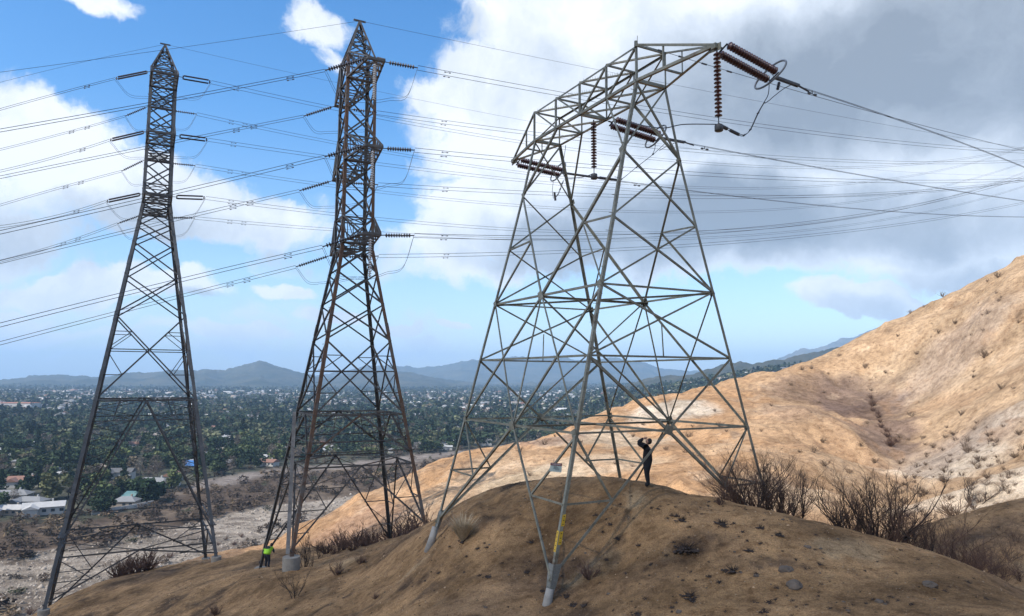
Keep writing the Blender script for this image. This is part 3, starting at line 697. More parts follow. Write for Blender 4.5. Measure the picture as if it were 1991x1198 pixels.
# hanging support strings with a weight, and the jumper loops
def ladder(name_label, P, where, sep=.05, r=.013, rungs=(.25, .5, .75), cat='jumper cable'):
    cv = lerp_pts(P, 10); t = thing('jumper_cable', name_label, cat, tuple(P[0]), 'jumper loops of the bridge-topped pylon')
    for s in (-1, 1): MB().tube([p + (T3M * .6 + V3(0, 0, .5)) * (sep * s) for p in cv], r, 6).build('wire', M['wire'], t)
    b = MB()
    for f in rungs:
        p = cv[int(f * (len(cv) - 1))]; e = (T3M * .6 + V3(0, 0, .5)) * (sep * 1.3); b.bar(p - e, p + e, .05)
    b.build('spacer', M['fit'], t); return t
def support(o, py_end, r, label, n=16):
    a = Vector(o); b_ = None
    lo_ = 0.0
    for i in range(1, 400):
        if pix(a - V3(0, 0, i * .02))[1] >= py_end: lo_ = i * .02; break
    t = thing('support_insulator', label, 'insulator', tuple(a), 'hanging insulators of the bridge-topped pylon')
    Ld = lo_ - .35; pitch = Ld / n
    MB().tube([a, a - V3(0, 0, .14)], .03, 8).build('hook', M['fit'], t)
    disc_stack(MB(), a - V3(0, 0, .12), (0, 0, -1), n, pitch, r).build('disc_string', M['porc'], t, True)
    MB().tube([a - V3(0, 0, .12 + Ld), a - V3(0, 0, lo_ + .04)], .02, 8).build('rod', M['fit'], t)
    w = a - V3(0, 0, lo_ + .02)
    MB().lathe([(0, .03), (.02, .13), (.05, .145), (.23, .145), (.25, .12)], w, (0, 0, -1), 18).build('weight', M['fit'], t, True)
    return w
wR = support(tipR - V3(0, 0, .1), 240, .132, 'long maroon disc string hanging straight down from the bridge tip nearest the camera')
wM = support(T3c + V3(0, 0, zp - .1), 336, .132, 'maroon disc string hanging straight down from the middle of the bridge', 16)
def armor(p, q, label):
    t = thing('cable_damper', label, 'cable fitting', tuple(p), 'armoured sleeves beside the hanging insulators')
    b = MB()
    for s in (-1, 1): b.tube([p + V3(0, 0, .02 + .035 * s), q + V3(0, 0, .035 * s)], .016, 6)
    b.build('rod', M['fit'], t)
    m1, m2, m3, m4 = (p.lerp(q, f) for f in (.02, .42, .58, .98)); MB().tube([m1, m2], .065, 8).build('sleeve', M['fit'], t); MB().tube([m3, m4], .06, 8).build('sleeve', M['fit'], t)
e, c, d = strain_end['right']; f = lambda a, b_: on_plane(a, b_, tipR, pM)
aR = f(1437, 262); armor(f(1396, 242), aR, 'stubby grey sleeves beside the weight under the near bridge tip')
ladder('twin jumper cable looping from the near strain insulator down to its hanging weight', [aR, f(1447, 263), f(1459, 252), f(1474, 220), f(1486, 199)], 'near')
t = thing('jumper_cable', 'forked top of the jumper below the racetrack ring nearest the camera', 'jumper cable', tuple(f(1486, 199)), 'jumper loops of the bridge-topped pylon')
MB().tube(lerp_pts([f(1485, 200), f(1494, 182), f(1496, 150)], 8), .015, 6).build('wire', M['wire'], t)
MB().tube(lerp_pts([f(1487, 201), f(1496, 195), f(1504, 188), f(1522, 174), f(1538, 165)], 8), .015, 6).build('wire', M['wire'], t)
q = f(1511, 178); disc_stack(MB(), f(1515, 160), (q - f(1515, 160)), 4, .08, .06).build('small_disc_string', M['porcdark'], t, True)
hookR = on_plane(1222, 241, S3('P', -1, -1), pM)
t = tag(MB().tube(lerp_pts([wR + V3(0, 0, 0), on_plane(1330, 242, tipR, pM), on_plane(1284, 249, tipR, pM), n3('knee', -1, -1).lerp(n3('P', -1, -1), .38)], 12), .017, 6).build('jumper_cable', M['wire']), 'thin cable running back from the near hanging weight to the closest leg', 'jumper cable', 'jumper loops of the bridge-topped pylon')
f = lambda a, b_: on_plane(a, b_, midS, pM)
aM = f(1199, 350); armor(f(1166, 346), aM, 'stubby grey sleeves beside the weight under the bridge middle')
ladder('twin jumper cable rising from the middle hanging weight to the middle strain insulator', [aM, f(1208, 349), f(1238, 325), f(1270, 300), f(1290, 282)], 'middle')
t = thing('jumper_cable', 'forked top of the jumper below the middle racetrack ring', 'jumper cable', tuple(f(1280, 292)), 'jumper loops of the bridge-topped pylon')
MB().tube(lerp_pts([f(1268, 301), f(1273, 290), f(1275, 272)], 8), .014, 6).build('wire', M['wire'], t); MB().tube(lerp_pts([f(1282, 293), f(1292, 287), f(1312, 278)], 8), .014, 6).build('wire', M['wire'], t)
t = tag(MB().tube(lerp_pts([wM, wM + T3L * 1.2 + V3(0, 0, .12), wM + T3L * 2.5 + V3(0, 0, .6), bn(4, 1, 0) - T3L * .5 - V3(0, 0, .1)], 12), .016, 6).build('jumper_cable', M['wire']), 'thin cable curving from the middle hanging weight back up to the bridge', 'jumper cable', 'jumper loops of the bridge-topped pylon')
f = lambda a, b_: on_plane(a, b_, tipL, pM)
t = ladder('twin jumper cable with a short weight dangling under the far strain insulator', [f(1096, 350), f(1092, 360), f(1086, 376), f(1079, 386)], 'far', .06)
MB().tube(lerp_pts([f(1076, 386), f(1074, 372), f(1076, 350)], 6), .013, 6).build('wire', M['wire'], t); MB().tube([f(1078, 374), f(1080, 390)], .06, 8).build('weight', M['fit'], t)
# earth wire
e0 = bn(0, -1, 1) + V3(0, 0, .1)
cv = quad_fit([e0, on_plane(1400, 139, e0, pM), on_plane(1587, 185, e0, pM), on_plane(1991, 293, e0, pM)], 50, .4)
t = thing('earth_wire', 'thin earth wire dropping from the bridge corner past the near insulator', 'power line', tuple(e0)); MB().tube(cv, .011, 5).build('wire', M['wire'], t)
for i, fr in enumerate((.035, .065, .10, .14)):
    a = cv[0].lerp(cv[-1], 0) if 0 else cv[int(fr * 50)]; a = cv[0] + (cv[3] - cv[0]) * (fr / .06 * .9); dd = (cv[3] - cv[0]).normalized()
    MB().bar(a - dd * .14, a + dd * .14, .05).build('vibration_damper', M['fit'], t)

# ---------------------------------------------------------------- the two tall double-circuit pylons
def big_tower(tw, feet, lv, zr, arms, name, label, mleg, mbr, wl, wb, rust_leg=None, aw=.62):
    t = thing(name, label, 'pylon', tuple(tw.c + V3(0, 0, zr - 6)))
    keys = ['NL', 'NR', 'FR', 'FL']
    def P(z, k): return tw.p(z, *CQ[k])
    for k in keys:
        su, sv = CQ[k]; b = MB()
        zs = [tw.zt, tw.zb] + [feet[k].z]
        for a, c in zip(zs, zs[1:]): b.angle(P(a, k), P(c, k), wl, .03, tw.u * -su, tw.v * -sv)
        z = tw.zb
        while z > feet[k].z + 1:            # splice plates
            b.angle(P(z, k) + (tw.u * su + tw.v * sv) * .02, P(z - .8, k) + (tw.u * su + tw.v * sv) * .02, wl * .9, .02, tw.u * -su, tw.v * -sv); z -= 5.2
        b.build('leg', M[rust_leg.get(k, mleg)] if rust_leg else M[mleg], t)
        b = MB(); z = tw.zt
        if k == 'NL' and tw is TW2:
            i = 0
            while z > feet[k].z + 2.5:
                MB().bar(P(z, k), P(z, k) + (tw.u * su if i % 2 else tw.v * sv) * .20, .022).build('step_bolt', M[mbr], t); z -= .42; i += 1
        g = gz(feet[k].x, feet[k].y)
    faces = [('NL', 'NR', -tw.u), ('NR', 'FR', -tw.v), ('FR', 'FL', tw.u), ('FL', 'NL', tw.v)]
    def mem(b, p, q, w, inn, off=0.0):
        p, q = Vector(p), Vector(q); d = (q - p).normalized(); e = inn.cross(d)
        if e.length < 1e-3: e = V3(0, 0, 1)
        if e.z < 0: e = -e
        o = inn * (.035 + off); b.angle(p + o - e * w / 2, q + o - e * w / 2, w, .018, e, inn)
    for a, c, inn in faces:
        for z0, z1 in zip(lv, lv[1:]):
            b = MB(); big = (z0 - z1) > 4
            mem(b, P(z0, a), P(z1, c), wb, inn); mem(b, P(z0, c), P(z1, a), wb, inn, .03)
            if big:      # sub-members of the tall panels
                x_ = (P(z0, a) + P(z0, c) + P(z1, a) + P(z1, c)) / 4
                h0, h1 = tw.h(z0), tw.h(z1); f = h0 / (h0 + h1); zx = z0 + (z1 - z0) * f
                mem(b, P(zx, a), P(zx, c), wb * .7, inn, .06)
                for s, o_ in ((a, c), (c, a)):
                    for (ze, zz) in ((z0, (z0 + zx) / 2), (z1, (z1 + zx) / 2)):
                        q = P(ze, s).lerp(P(zx, s).lerp(P(zx, o_), .5), .5)
                        mem(b, P(zz, s), q, wb * .55, inn, .08); mem(b, P(zx, s), q, wb * .55, inn, .08)
            b.build('cross_brace', M[mbr], t)
        for z in (tw.zt, tw.zb):
            b = MB(); mem(b, P(z, a), P(z, c), wb, inn, .05); b.build('horizontal_strut', M[mbr], t)
    # leg section: inverted V with laced sides, then a belt of struts, then short X panels
    z0 = lv[-1]
    for a, c, inn in faces:
        m0 = (P(z0, a) + P(z0, c)) / 2
        b = MB(); mem(b, P(z0, a), P(z0, c), wb, inn, .05); mem(b, P(z0 - 1.7, a), P(z0 - 1.7, c), wb * .7, inn, .05)
        for f in (.25, .75): mem(b, P(z0, a).lerp(P(z0, c), f), P(z0 - 1.7, a).lerp(P(z0 - 1.7, c), f - .04 if f < .5 else f + .04), wb * .5, inn, .07)
        b.build('horizontal_strut', M[mbr], t)
        for s in (a, c):
            zr_ = zr + .6; b = MB(); q = P(zr_, s)
            mem(b, m0, q, wb * 1.15, inn)
            b.build('diagonal_brace', M['t2rust'] if (mbr == 't2' and s == 'NL' and a == 'NL') else M[mbr], t)
            b = MB(); n = 7 if (z0 - zr) > 6 else 3
            for i in range(n):
                f0 = (i + .5) / n; f1 = (i + 1.0) / n
                la, lb = P(z0, s).lerp(q, f0), m0.lerp(q, i / n); lc = m0.lerp(q, min(f1, .97))
                mem(b, la, lb, wb * .5, inn, .07); mem(b, la, lc, wb * .5, inn, .07)
            b.build('lacing', M[mbr], t)
        # belt
        b = MB(); mem(b, P(zr, a), P(zr, c), wb, inn, .05); mem(b, P(zr + .02, a) + V3(0, 0, 1.5 if z0 - zr > 6 else .9), P(zr + .02, c) + V3(0, 0, 1.5 if z0 - zr > 6 else .9), wb * .7, inn, .05)
        b.build('horizontal_strut', M[mbr], t)
        mr = (P(zr, a) + P(zr, c)) / 2
        for s in (a, c):
            ft = feet[s]; b = MB()
            if zr - ft.z > .8:
                mem(b, mr, ft + V3(0, 0, .3), wb, inn, .02)
                h = mr.lerp(ft, .5); l_ = P(zr, s).lerp(ft, .5); mem(b, l_, h, wb * .55, inn, .06); mem(b, P(zr, s), h, wb * .55, inn, .06)
                if zr - ft.z > 5:
                    for f in (.25, .75): mem(b, P(zr, s).lerp(ft, f), mr.lerp(ft, f), wb * .5, inn, .06); mem(b, P(zr, s).lerp(ft, f), mr.lerp(ft, f - .22), wb * .45, inn, .08)
                b.build('foot_brace', M[mbr], t)
    for z in (lv[-1], zr):
        b = MB(); m = [(P(z, a) + P(z, c)) / 2 for a, c, _ in faces]
        for i in range(4): b.angle(m[i], m[(i + 1) % 4], wb * .7, .015, V3(0, 0, 1), tw.c + V3(0, 0, z) - m[i])
        b.build('plan_bracing', M[mbr], t)
    # crossarms
    for z, Lh in arms:
        for su in (1, -1):
            b = MB(); tips = [tw.c + tw.u * (Lh * su) + tw.v * (aw * s) + V3(0, 0, z) for s in (-1, 1)]
            for s, tp in zip((-1, 1), tips):
                lo_ = tw.c + tw.u * (tw.h(z) * su) + tw.v * (tw.h(z) * s) + V3(0, 0, z); up_ = tw.c + tw.u * (tw.h(z) * su) + tw.v * (tw.h(z) * s) + V3(0, 0, z + 1.9)
                b.angle(lo_, tp, .13, .02, tw.v * -s, V3(0, 0, 1)); b.angle(up_, tp + V3(0, 0, .12), .11, .02, tw.v * -s, V3(0, 0, 1))
                for f in (.28, .55, .8): b.angle(lo_.lerp(tp, f), up_.lerp(tp, f - .02), .06, .01, tw.u, tw.v * -s)
                for f0, f1 in ((0, .28), (.28, .55), (.55, .8)): b.angle(up_.lerp(tp, f0), lo_.lerp(tp, f1), .06, .01, tw.u, tw.v * -s)
            lo1, lo2 = [tw.c + tw.u * (tw.h(z) * su) + tw.v * (tw.h(z) * s) + V3(0, 0, z) for s in (-1, 1)]
            pr = None
            for f in (.0, .28, .55, .8, 1.0):
                p, q = lo1.lerp(tips[0], f), lo2.lerp(tips[1], f); b.angle(p, q, .09, .015, tw.u, V3(0, 0, 1))
                if pr: b.angle(pr[0], q, .06, .01, tw.u, V3(0, 0, 1)); b.angle(pr[1], p, .06, .01, tw.u, V3(0, 0, 1))
                pr = (p, q)
            b.bar(tips[0] + V3(0, 0, .05), tips[1] + V3(0, 0, .05), .16, .2); b.build('crossarm', M[mbr], t)
            b = MB()      # stiffening panels inside the body at arm height
        for zz in (z, z + 1.9):
            if zz > tw.zt: continue
            b = MB()
            for a, c, inn in faces: mem(b, P(zz, a), P(zz, c), .10, inn, .06)
            b.angle(P(zz, 'NL'), P(zz, 'FR'), .08, .012, V3(0, 0, 1), tw.u); b.angle(P(zz, 'NR'), P(zz, 'FL'), .08, .012, V3(0, 0, 1.0), tw.u)
            b.build('arm_diaphragm', M[mbr], t)
    # peak
    b = MB(); top = tw.c + V3(0, 0, tw.peak)
    for k in keys:
        su, sv = CQ[k]; b.angle(P(tw.zt, k), top + (tw.u * su + tw.v * sv) * .08, .14, .02, tw.u * -su, tw.v * -sv)
    for a, c, inn in faces:
        for f0, f1 in ((0, .3), (.3, .55), (.55, .75)):
            A0, A1 = P(tw.zt, a).lerp(top, f0), P(tw.zt, a).lerp(top, f1); C0, C1 = P(tw.zt, c).lerp(top, f0), P(tw.zt, c).lerp(top, f1)
            mem(b, A0, C1, .08, inn); mem(b, C0, A1, .08, inn, .02); mem(b, A1, C1, .07, inn, .04)
    b.bar(top - tw.v * .45 + V3(0, 0, .05), top + tw.v * .45 + V3(0, 0, .05), .12, .1); b.build('peak', M[mbr], t)
    return t
lv2 = [23.2, 21.4, 19.3, 17.3, 15.3, 13.3, 11.3, 9.35, 7.35, 5.12, 2.54, -2.49]
t2 = big_tower(TW2, F2, lv2, -5.75, [(21.4, 4.76), (15.35, 4.76), (9.4, 4.76)], 'lattice_pylon', 'tall rust-streaked steel lattice pylon with one leg on a round concrete pier', 't2', 't2', .225, .108, {'NL': 't2rust', 'NR': 't2rust'})
lv1 = [29.4, 27.5, 25.5, 23.6, 21.9, 20.0, 18.1, 16.2, 14.4, 12.4, 9.3, 5.6, -2.1]
t1 = big_tower(TW1, F1, lv1, -14.5, [(27.5, 4.86), (21.9, 4.86), (16.2, 4.86)], 'lattice_pylon', 'tall dark grey steel lattice pylon, the farthest one, its feet below the slope', 't1leg', 't1', .28, .118, None, 1.15)
# sub brace from the pier foot, footings
for tw, feet, tt in ((TW2, F2, t2), (TW1, F1, t1)):
    for k, ft in feet.items():
        g = gz(ft.x, ft.y); r = .52 if (tw is TW2 and k == 'NL') else .42
        h = max(ft.z - g, .05)
        MB().lathe([(0, r * .96), (.04, r), (h + 1.0, r * 1.02)], ft + V3(0, 0, .0) - (tw.u * CQ[k][0] + tw.v * CQ[k][1]) * .1, (0, 0, -1), 24).build('concrete_pier', M['concrete'], tt)
b = MB(); p = F2['NL']; q = TW2.p(-2.49, -1, -1)
m_ = TW2.p(-2.6, 1, -1).lerp(q, .98); b.angle(p + V3(.0, 0, .1) - TW2.u * .25, m_, .22, .02, -TW2.v, TW2.u); b.build('diagonal_brace', M['t2pale'], t2)

# insulators and wires of the tall pylons
def wire_bundle(P, label, group, r=.017, sep=.22, ext=.4, spacers=()):
    cv = quad_fit(P, 44, ext); t = thing('power_line', label, 'power line', tuple(P[0]), group); h = (cv[-1] - cv[0]); h.z = 0; h.normalize(); sd = V3(h.y, -h.x, 0)
    for s in (-1, 1): MB().tube([p + V3(0, 0, sep * .55 * s) + sd * (sep * .45 * s) for p in cv], r, 5).build('wire', M['wire'], t)
    for dst in spacers:
        i = 0; acc = 0
        while i < len(cv) - 2 and acc < dst: acc += (cv[i + 1] - cv[i]).length; i += 1
        a = cv[0] + (cv[1] - cv[0]).normalized() * dst if dst < (cv[1] - cv[0]).length else cv[i]
        dd = (cv[i + 1] - cv[i]).normalized()
        b = MB()
        for s in (-1, 1):
            c = a + V3(0, 0, sep * .55 * s - .1) + sd * (sep * .45 * s); b.bar(c - dd * .24, c - dd * .12, .055).bar(c + dd * .12, c + dd * .24, .055).bar(c - dd * .2, c + dd * .2, .02)
        b.build('vibration_damper', M['fit'], t)
    return cv
def string(o, e, r, kind, label, group):
    o, e = Vector(o), Vector(e); d = (e - o).normalized(); Ls = (e - o).length; t = thing('insulator_string', label, 'insulator', tuple(o), group)
    if kind == 'disc':
        n = max(6, int((Ls - .5) / .17)); MB().tube([o, o + d * .3], .03, 6).tube([e - d * .3, e], .04, 6).build('link', M['fit'], t)
        disc_stack(MB(), o + d * .25, d, n, (Ls - .5) / n, r).build('disc_string', M['porcdark'], t, True)
    else:
        s_ = d.cross(V3(0, 0, 1)).normalized(); s_ = (s_ * .5 + V3(0, 0, .8)).normalized() * .15
        b = MB(); b.tube([o, o + d * .35], .03, 6)
        b.build('link', M['fit'], t); b = MB(); b.bar(o + d * .35 - s_ * 1.3, o + d * .35 + s_ * 1.1, .10, .05); b.build('yoke', M['fit'], t); b = MB().bar(e - d * .15 - s_ * 1.1, e - d * .15 + s_ * 1.1, .10, .05); b.build('yoke', M['fit'], t)
        for s in (-1, 1): MB().tube([o + d * .4 + s_ * s, e - d * .25 + s_ * s], .075, 8).build('rod_insulator', M['porcdark'], t)
def jumper(P, label, group, sep=.11, r=.012):
    cv = lerp_pts(P, 8); t = thing('jumper_cable', label, 'jumper cable', tuple(P[0]), group)
    for s in (-1, 1): MB().tube([p + (V3(0, 0, .55) + TW2.u * .8) * (sep * s) for p in cv], r, 5).build('wire', M['wire'], t)
TV = TW2.v; 
data2 = [ # arm z, su, left string end, left line pixels, right string end, right line pixels, jumper pixels
 (21.4, 1, (632, 137), [(575, 149), (300, 200), (0, 254)], (812, 132), [(860, 143), (1090, 181), (1400, 231), (1667, 271), (1991, 295)], 'top'),
 (15.35, 1, (631, 305), [(568, 320), (300, 364), (0, 349)], (806, 292), [(850, 299), (1010, 320), (1400, 337), (1614, 351), (1991, 349)], 'middle'),
 (9.4, 1, (627, 480), [(565, 494), (330, 550), (120, 602), (0, 632)], (805, 458), [(850, 458), (1010, 458), (1400, 444), (1614, 434), (1991, 343)], 'bottom'),
 (21.4, -1, (590, 226), [(520, 241), (290, 285), (0, 345)], (732, 219), [(780, 229), (1010, 256), (1400, 293), (1774, 321), (1991, 311)], 'top'),
 (15.35, -1, (582, 371), [(508, 389), (340, 427), (0, 510)], (735, 359), [(790, 363), (1000, 374), (1400, 382), (1614, 382), (1991, 351)], 'middle'),
 (9.4, -1, (575, 519), [(508, 538), (285, 592), (0, 668)], (736, 498), [(780, 497), (1000, 490), (1400, 470), (1560, 463), (1991, 394)], 'bottom')]
data2[1] = (15.35, 1, (631, 305), [(568, 321), (345, 373), (0, 452)], (806, 292), data2[1][5], 'middle')
data1 = [
 (27.5, 1, (223, 153), [(120, 180), (0, 213)], (411, 160), [(650, 205), (1050, 270), (1400, 319), (1640, 335), (1991, 285)], 'top'),
 (21.9, 1, (212, 273), [(120, 302), (0, 333)], (405, 272), [(620, 301), (1010, 352), (1400, 379), (1774, 375), (1991, 351)], 'middle'),
 (16.2, 1, (205, 392), [(120, 418), (0, 441)], (400, 385), [(640, 407), (1010, 436), (1400, 446), (1774, 414), (1991, 330)], 'bottom'),
 (27.5, -1, (243, 226), [(180, 244), (0, 291)], (383, 222), [(437, 233), (640, 268), (1050, 330), (1400, 366), (1667, 364), (1991, 284)], 'top'),
 (21.9, -1, (236, 333), [(172, 350), (0, 399)], (380, 322), [(436, 331), (636, 356), (1010, 398), (1400, 414), (1774, 375), (1991, 316)], 'middle'),
 (16.2, -1, (228, 435), [(170, 457), (0, 508)], (379, 424), [(430, 429), (640, 443), (1010, 462), (1400, 463), (1640, 440), (1991, 362)], 'bottom')]
for tw, dat, nm, gp in ((TW2, data2, 'rusty middle pylon', 'middle pylon'), (TW1, data1, 'dark left pylon', 'left pylon')):
    for z, su, le, ll, re_, rl, lev in dat:
        o = tw.c + tw.u * (4.76 * su) + V3(0, 0, z); hd = (tw.v.x, tw.v.y); side = 'camera-side' if su > 0 else 'far-side'
        kind = 'rod' if (tw is TW1 and su > 0) else 'disc'; r = .15 if su > 0 else .13
        aw_ = 1.15 if tw is TW1 else .62; oL, oR = o - tw.v * aw_, o + tw.v * aw_; eL, eR = on_plane(*le, oL, hd), on_plane(*re_, oR, hd)
        typ = 'twin-rod' if kind == 'rod' else 'ribbed'
        for o_, e_, lr in ((oL, eL, 'left'), (oR, eR, 'right')):
            string(o_, e_, r, kind, f'{typ} insulator pulling {lr} from the {lev} {side} arm of the {nm}', f'insulators on the {gp}')
        sp_ = (2.2,) if su > 0 else (3.4, 4.8)
        wire_bundle([eL] + [on_plane(*q, oL, hd) for q in ll], f'twin conductor leaving left from the {lev} {side} arm of the {nm}', f'conductors of the {gp}', spacers=sp_)
        wire_bundle([eR] + [on_plane(*q, oR, hd) for q in rl], f'twin conductor leaving right from the {lev} {side} arm of the {nm}', f'conductors of the {gp}', r=.017, spacers=sp_, ext=.35)
        dz = 2.3 if tw is TW1 else (2.9 if su > 0 else 2.0)
        if tw is TW2 and su > 0:
            s0 = o - tw.v * .1 - V3(0, 0, .1)
            t = thing('support_insulator', f'pale disc string hanging beneath the {lev} {side} arm of the {nm}', 'insulator', tuple(s0), 'hanging pale insulators')
            MB().tube([s0, s0 - V3(0, 0, .25)], .03, 6).build('link', M['fit'], t); disc_stack(MB(), s0 - V3(0, 0, .2), (0, 0, -1), 16, .158, .13).build('disc_string', M['glassdisc'], t, True)
        m = o - V3(0, 0, dz)
        jl = [eL, eL.lerp(m, .30) - V3(0, 0, dz * .42), eL.lerp(m, .65) - V3(0, 0, dz * .24), m, eR.lerp(m, .65) - V3(0, 0, dz * .24), eR.lerp(m, .25) - V3(0, 0, dz * .50), eR]
        jumper(jl, f'jumper loop slung under the {lev} {side} arm of the {nm}', f'jumpers of the {gp}')
def ewire(o, pts, hd, label, r=.012):
    cv = quad_fit([o] + [on_plane(*p, o, hd) for p in pts], 44, .4); tag(MB().tube(cv, r, 5).build('earth_wire', M['wire']), label, 'power line', 'thin earth wires')
pk2 = TW2.c + V3(0, 0, TW2.peak + .05); pk1 = TW1.c + V3(0, 0, TW1.peak + .05); hv = (TV.x, TV.y); hv1 = (TW1.v.x, TW1.v.y)
ewire(pk2, [(560, 65), (360, 89), (0, 141)], hv, 'thin earth wire leaving left from the peak of the rusty middle pylon')
ewire(pk2, [(850, 76), (1150, 133), (1667, 232), (1991, 289)], hv, 'thin earth wire leaving right from the peak of the rusty middle pylon')
ewire(pk1, [(280, 93), (160, 122), (0, 160)], hv1, 'thin earth wire leaving left from the peak of the dark left pylon')
ewire(pk1, [(400, 104), (640, 158), (1050, 235), (1400, 300), (1991, 340)], hv1, 'thin earth wire leaving right from the peak of the dark left pylon')

# ---------------------------------------------------------------- burnt shrubs
def shrub_mesh(seed, h=1.0, stems=7, spread=.6, depth=4, r0=.022, up=.55, kids=3, droop=0.0):
    rr = random.Random(seed); mb = MB()
    def grow(p, d, L_, r, lev):
        n = 4; pts = [p]; q = p.copy(); dd = d.copy()
        for i in range(n):
            dd = (dd + V3(rr.uniform(-.28, .28), rr.uniform(-.28, .28), rr.uniform(-.12, .2) * up - droop)).normalized(); q = q + dd * (L_ / n); pts.append(q.copy())
        mb.tube(pts, [r * (1 - .5 * i / n) for i in range(n + 1)], 4 if lev < 2 else 3, False)
        if lev < depth:
            for k in range(kids + (lev == 0)):
                j = rr.randint(1, n); nd = (dd + V3(rr.gauss(0, .55), rr.gauss(0, .55), rr.uniform(-.1, .6))).normalized()
                grow(pts[j], nd, L_ * rr.uniform(.45, .75), r * .52, lev + 1)
    for s in range(stems):
        a = rr.uniform(0, 6.28); t = rr.uniform(.1, spread); grow(V3(math.cos(a) * .06, math.sin(a) * .06, -.05), V3(math.cos(a) * t, math.sin(a) * t, 1).normalized(), h * rr.uniform(.38, .62), r0, 0)
    zmax = max(v[2] for v in mb.v); mb.v = [(a / zmax, b_ / zmax, c / zmax) for a, b_, c in mb.v]; return mb
def proto(name, mb, mat, label, cat, group):
    o = mb.build(name, M[mat]); tag(o, label, cat, group); o['used'] = 0; return o
def place(pr, loc, h, rz=None, wd=1.0, label=None, group=None, mat=None, lean=0.0):
    o = pr
    if pr['used']: o = pr.copy(); COL.objects.link(o)
    pr['used'] = 1; o.location = loc; o.scale = (h * wd, h * wd, h); o.rotation_euler = (random.uniform(-.08, .08), random.uniform(-.08, .08) + lean, random.uniform(0, 6.28) if rz is None else rz)
    if label: o['label'] = label
    if group: o['group'] = group
    return o
big = [proto('burnt_shrub', shrub_mesh(i, 1, 9 + i % 3, .95, 4, .0085, .35, 3), 'twig', 'leafless burnt shrub standing behind the crest of the knoll', 'shrub', 'burnt shrubs behind the knoll crest') for i in range(3)]
tre = [proto('burnt_tree', shrub_mesh(20 + i, 1, 4 + i % 2, .75, 4, .014, .4, 3), 'char', 'leafless burnt small tree standing behind the crest of the knoll', 'tree', 'burnt small trees behind the knoll crest') for i in range(3)]
sml = [proto('dry_shrub', shrub_mesh(40 + i, 1, 12, 1.5, 2, .022, .2, 3), 'drytwig', 'small leafless shrub on the sandy hillside', 'shrub', 'small dry shrubs scattered over the sandy hillside') for i in range(4)]
brn = [proto('burnt_bush', shrub_mesh(60 + i, 1, 16, 1.3, 2, .025, .3, 3), 'twig', 'low burnt twiggy bush', 'shrub', 'burnt bushes below the rusty pylon') for i in range(3)]
def on_ground_at(px_, d):
    r = ray(px_, 900); x = r.x / r.y * d; return V3(x, d, gz(x, d))
def place_top(pr, px_, top, d, wd, **k):
    g = on_ground_at(px_, d); top = top - (20 if d < 29 and px_ > 1390 else 0); zt_ = at(px_, top, d).z; return place(pr, g, max(zt_ - g.z, .4), wd=wd, **k)
i = 0
for a in ((1425, 905, 26.6, 1.0), (1405, 915, 27, .9), (1450, 882, 27, 1.0), (1475, 878, 26.5, .9), (1515, 892, 26.5, .8), (1650, 930, 25.4, .9), (1690, 935, 24.8, .9), (1735, 930, 24.6, .9), (1790, 1000, 24, .8), (1440, 890, 28, .9), (1486, 880, 28, .9)):
    place_top(big[i % 3], *a[:3], a[3]); i += 1
for a in ((1463, 876, 25.8, .8), (1522, 890, 25.6, .7), (1672, 912, 25, .85), (1718, 905, 24.8, .85), (1640, 935, 25.6, .8), (1540, 905, 27, .5), (1705, 925, 26, .8), (1785, 985, 25, .7)):
    place_top(tre[i % 3], *a[:3], a[3]); i += 1
for a in ((1840, 985, 27, .9), (1870, 1000, 26, .9), (1900, 1008, 30, .9)):
    place_top(big[i % 3], *a[:3], a[3], label='leafless shrub in the notch between the knoll and the shaded spur', group='shrubs in the notch'); i += 1
for a in ((1905, 1150, .9), (1935, 1120, 1.1), (1965, 1090, 1.2), (1985, 1130, 1.0), (1950, 1160, .8), (1920, 1095, .9), (1975, 1055, .9), (1890, 1100, .8)):
    p = hit(a[0], a[1], 22)
    if p: place(big[i % 3], p, a[2], wd=1.0, label='tangled burnt shrub on the shaded spur by the knoll', group='burnt shrubs on the shaded spur'); i += 1
# hillside shrubs
SH = [(1914, 695, 2.6, 'widest dry shrub high on the sandy hillside'), (1895, 985, 3.4, 'burnt forked shrub low in the pale hillside hollow'), (1862, 1010, 2.8, 'dark leaning shrub beside the forked one in the pale hollow')]
for px_, py_, h, lb in SH:
    p = hit(px_, py_, 45)
    if p: place(tre[i % 3] if h > 3 else sml[i % 4], p, h * .8, wd=1.3 if h > 3 else 1.0, label=lb, group='single shrubs on the sandy hillside'); i += 1
lst = [(1696, 785), (1696, 760), (1826, 648), (1857, 630), (1920, 611), (1980, 628), (1947, 757), (1893, 735), (1773, 810), (1815, 870), (1839, 852), (1869, 808), (1881, 860), (1899, 912), (1989, 875), (1555, 880), (1582, 880),
       (1603, 906), (1672, 868), (1578, 718), (1722, 727), (1782, 690), (1683, 715), (1746, 655), (1770, 610), (1797, 598), (1834, 577), (1920, 548), (1941, 540), (1850, 920), (1870, 925), (1800, 905), (1830, 935), (1700, 900), (1780, 930), (1920, 930), (1940, 900), (1900, 880), (1960, 960), (1800, 960), (1760, 980),
       (1540, 750), (1500, 790), (1390, 800), (1400, 830), (1350, 890), (1340, 850), (1130, 862), (1060, 865), (1080, 850), (1010, 880), (1230, 850), (1560, 720), (1480, 840), (1560, 930), (1600, 860), (1650, 920), (1370, 905), (1030, 925)]
gul = [(1690, 775), (1694, 790), (1700, 800), (1706, 812), (1712, 822), (1716, 832), (1722, 840), (1727, 850), (1732, 858), (1738, 866), (1728, 868), (1704, 805), (1745, 860)]
for px_, py_ in lst:
    p = hit(px_, py_, 45)
    if p: place(sml[i % 4], p, random.uniform(.55, 1.1) * (p.y / 90) ** .5, wd=random.uniform(.8, 1.2)); i += 1
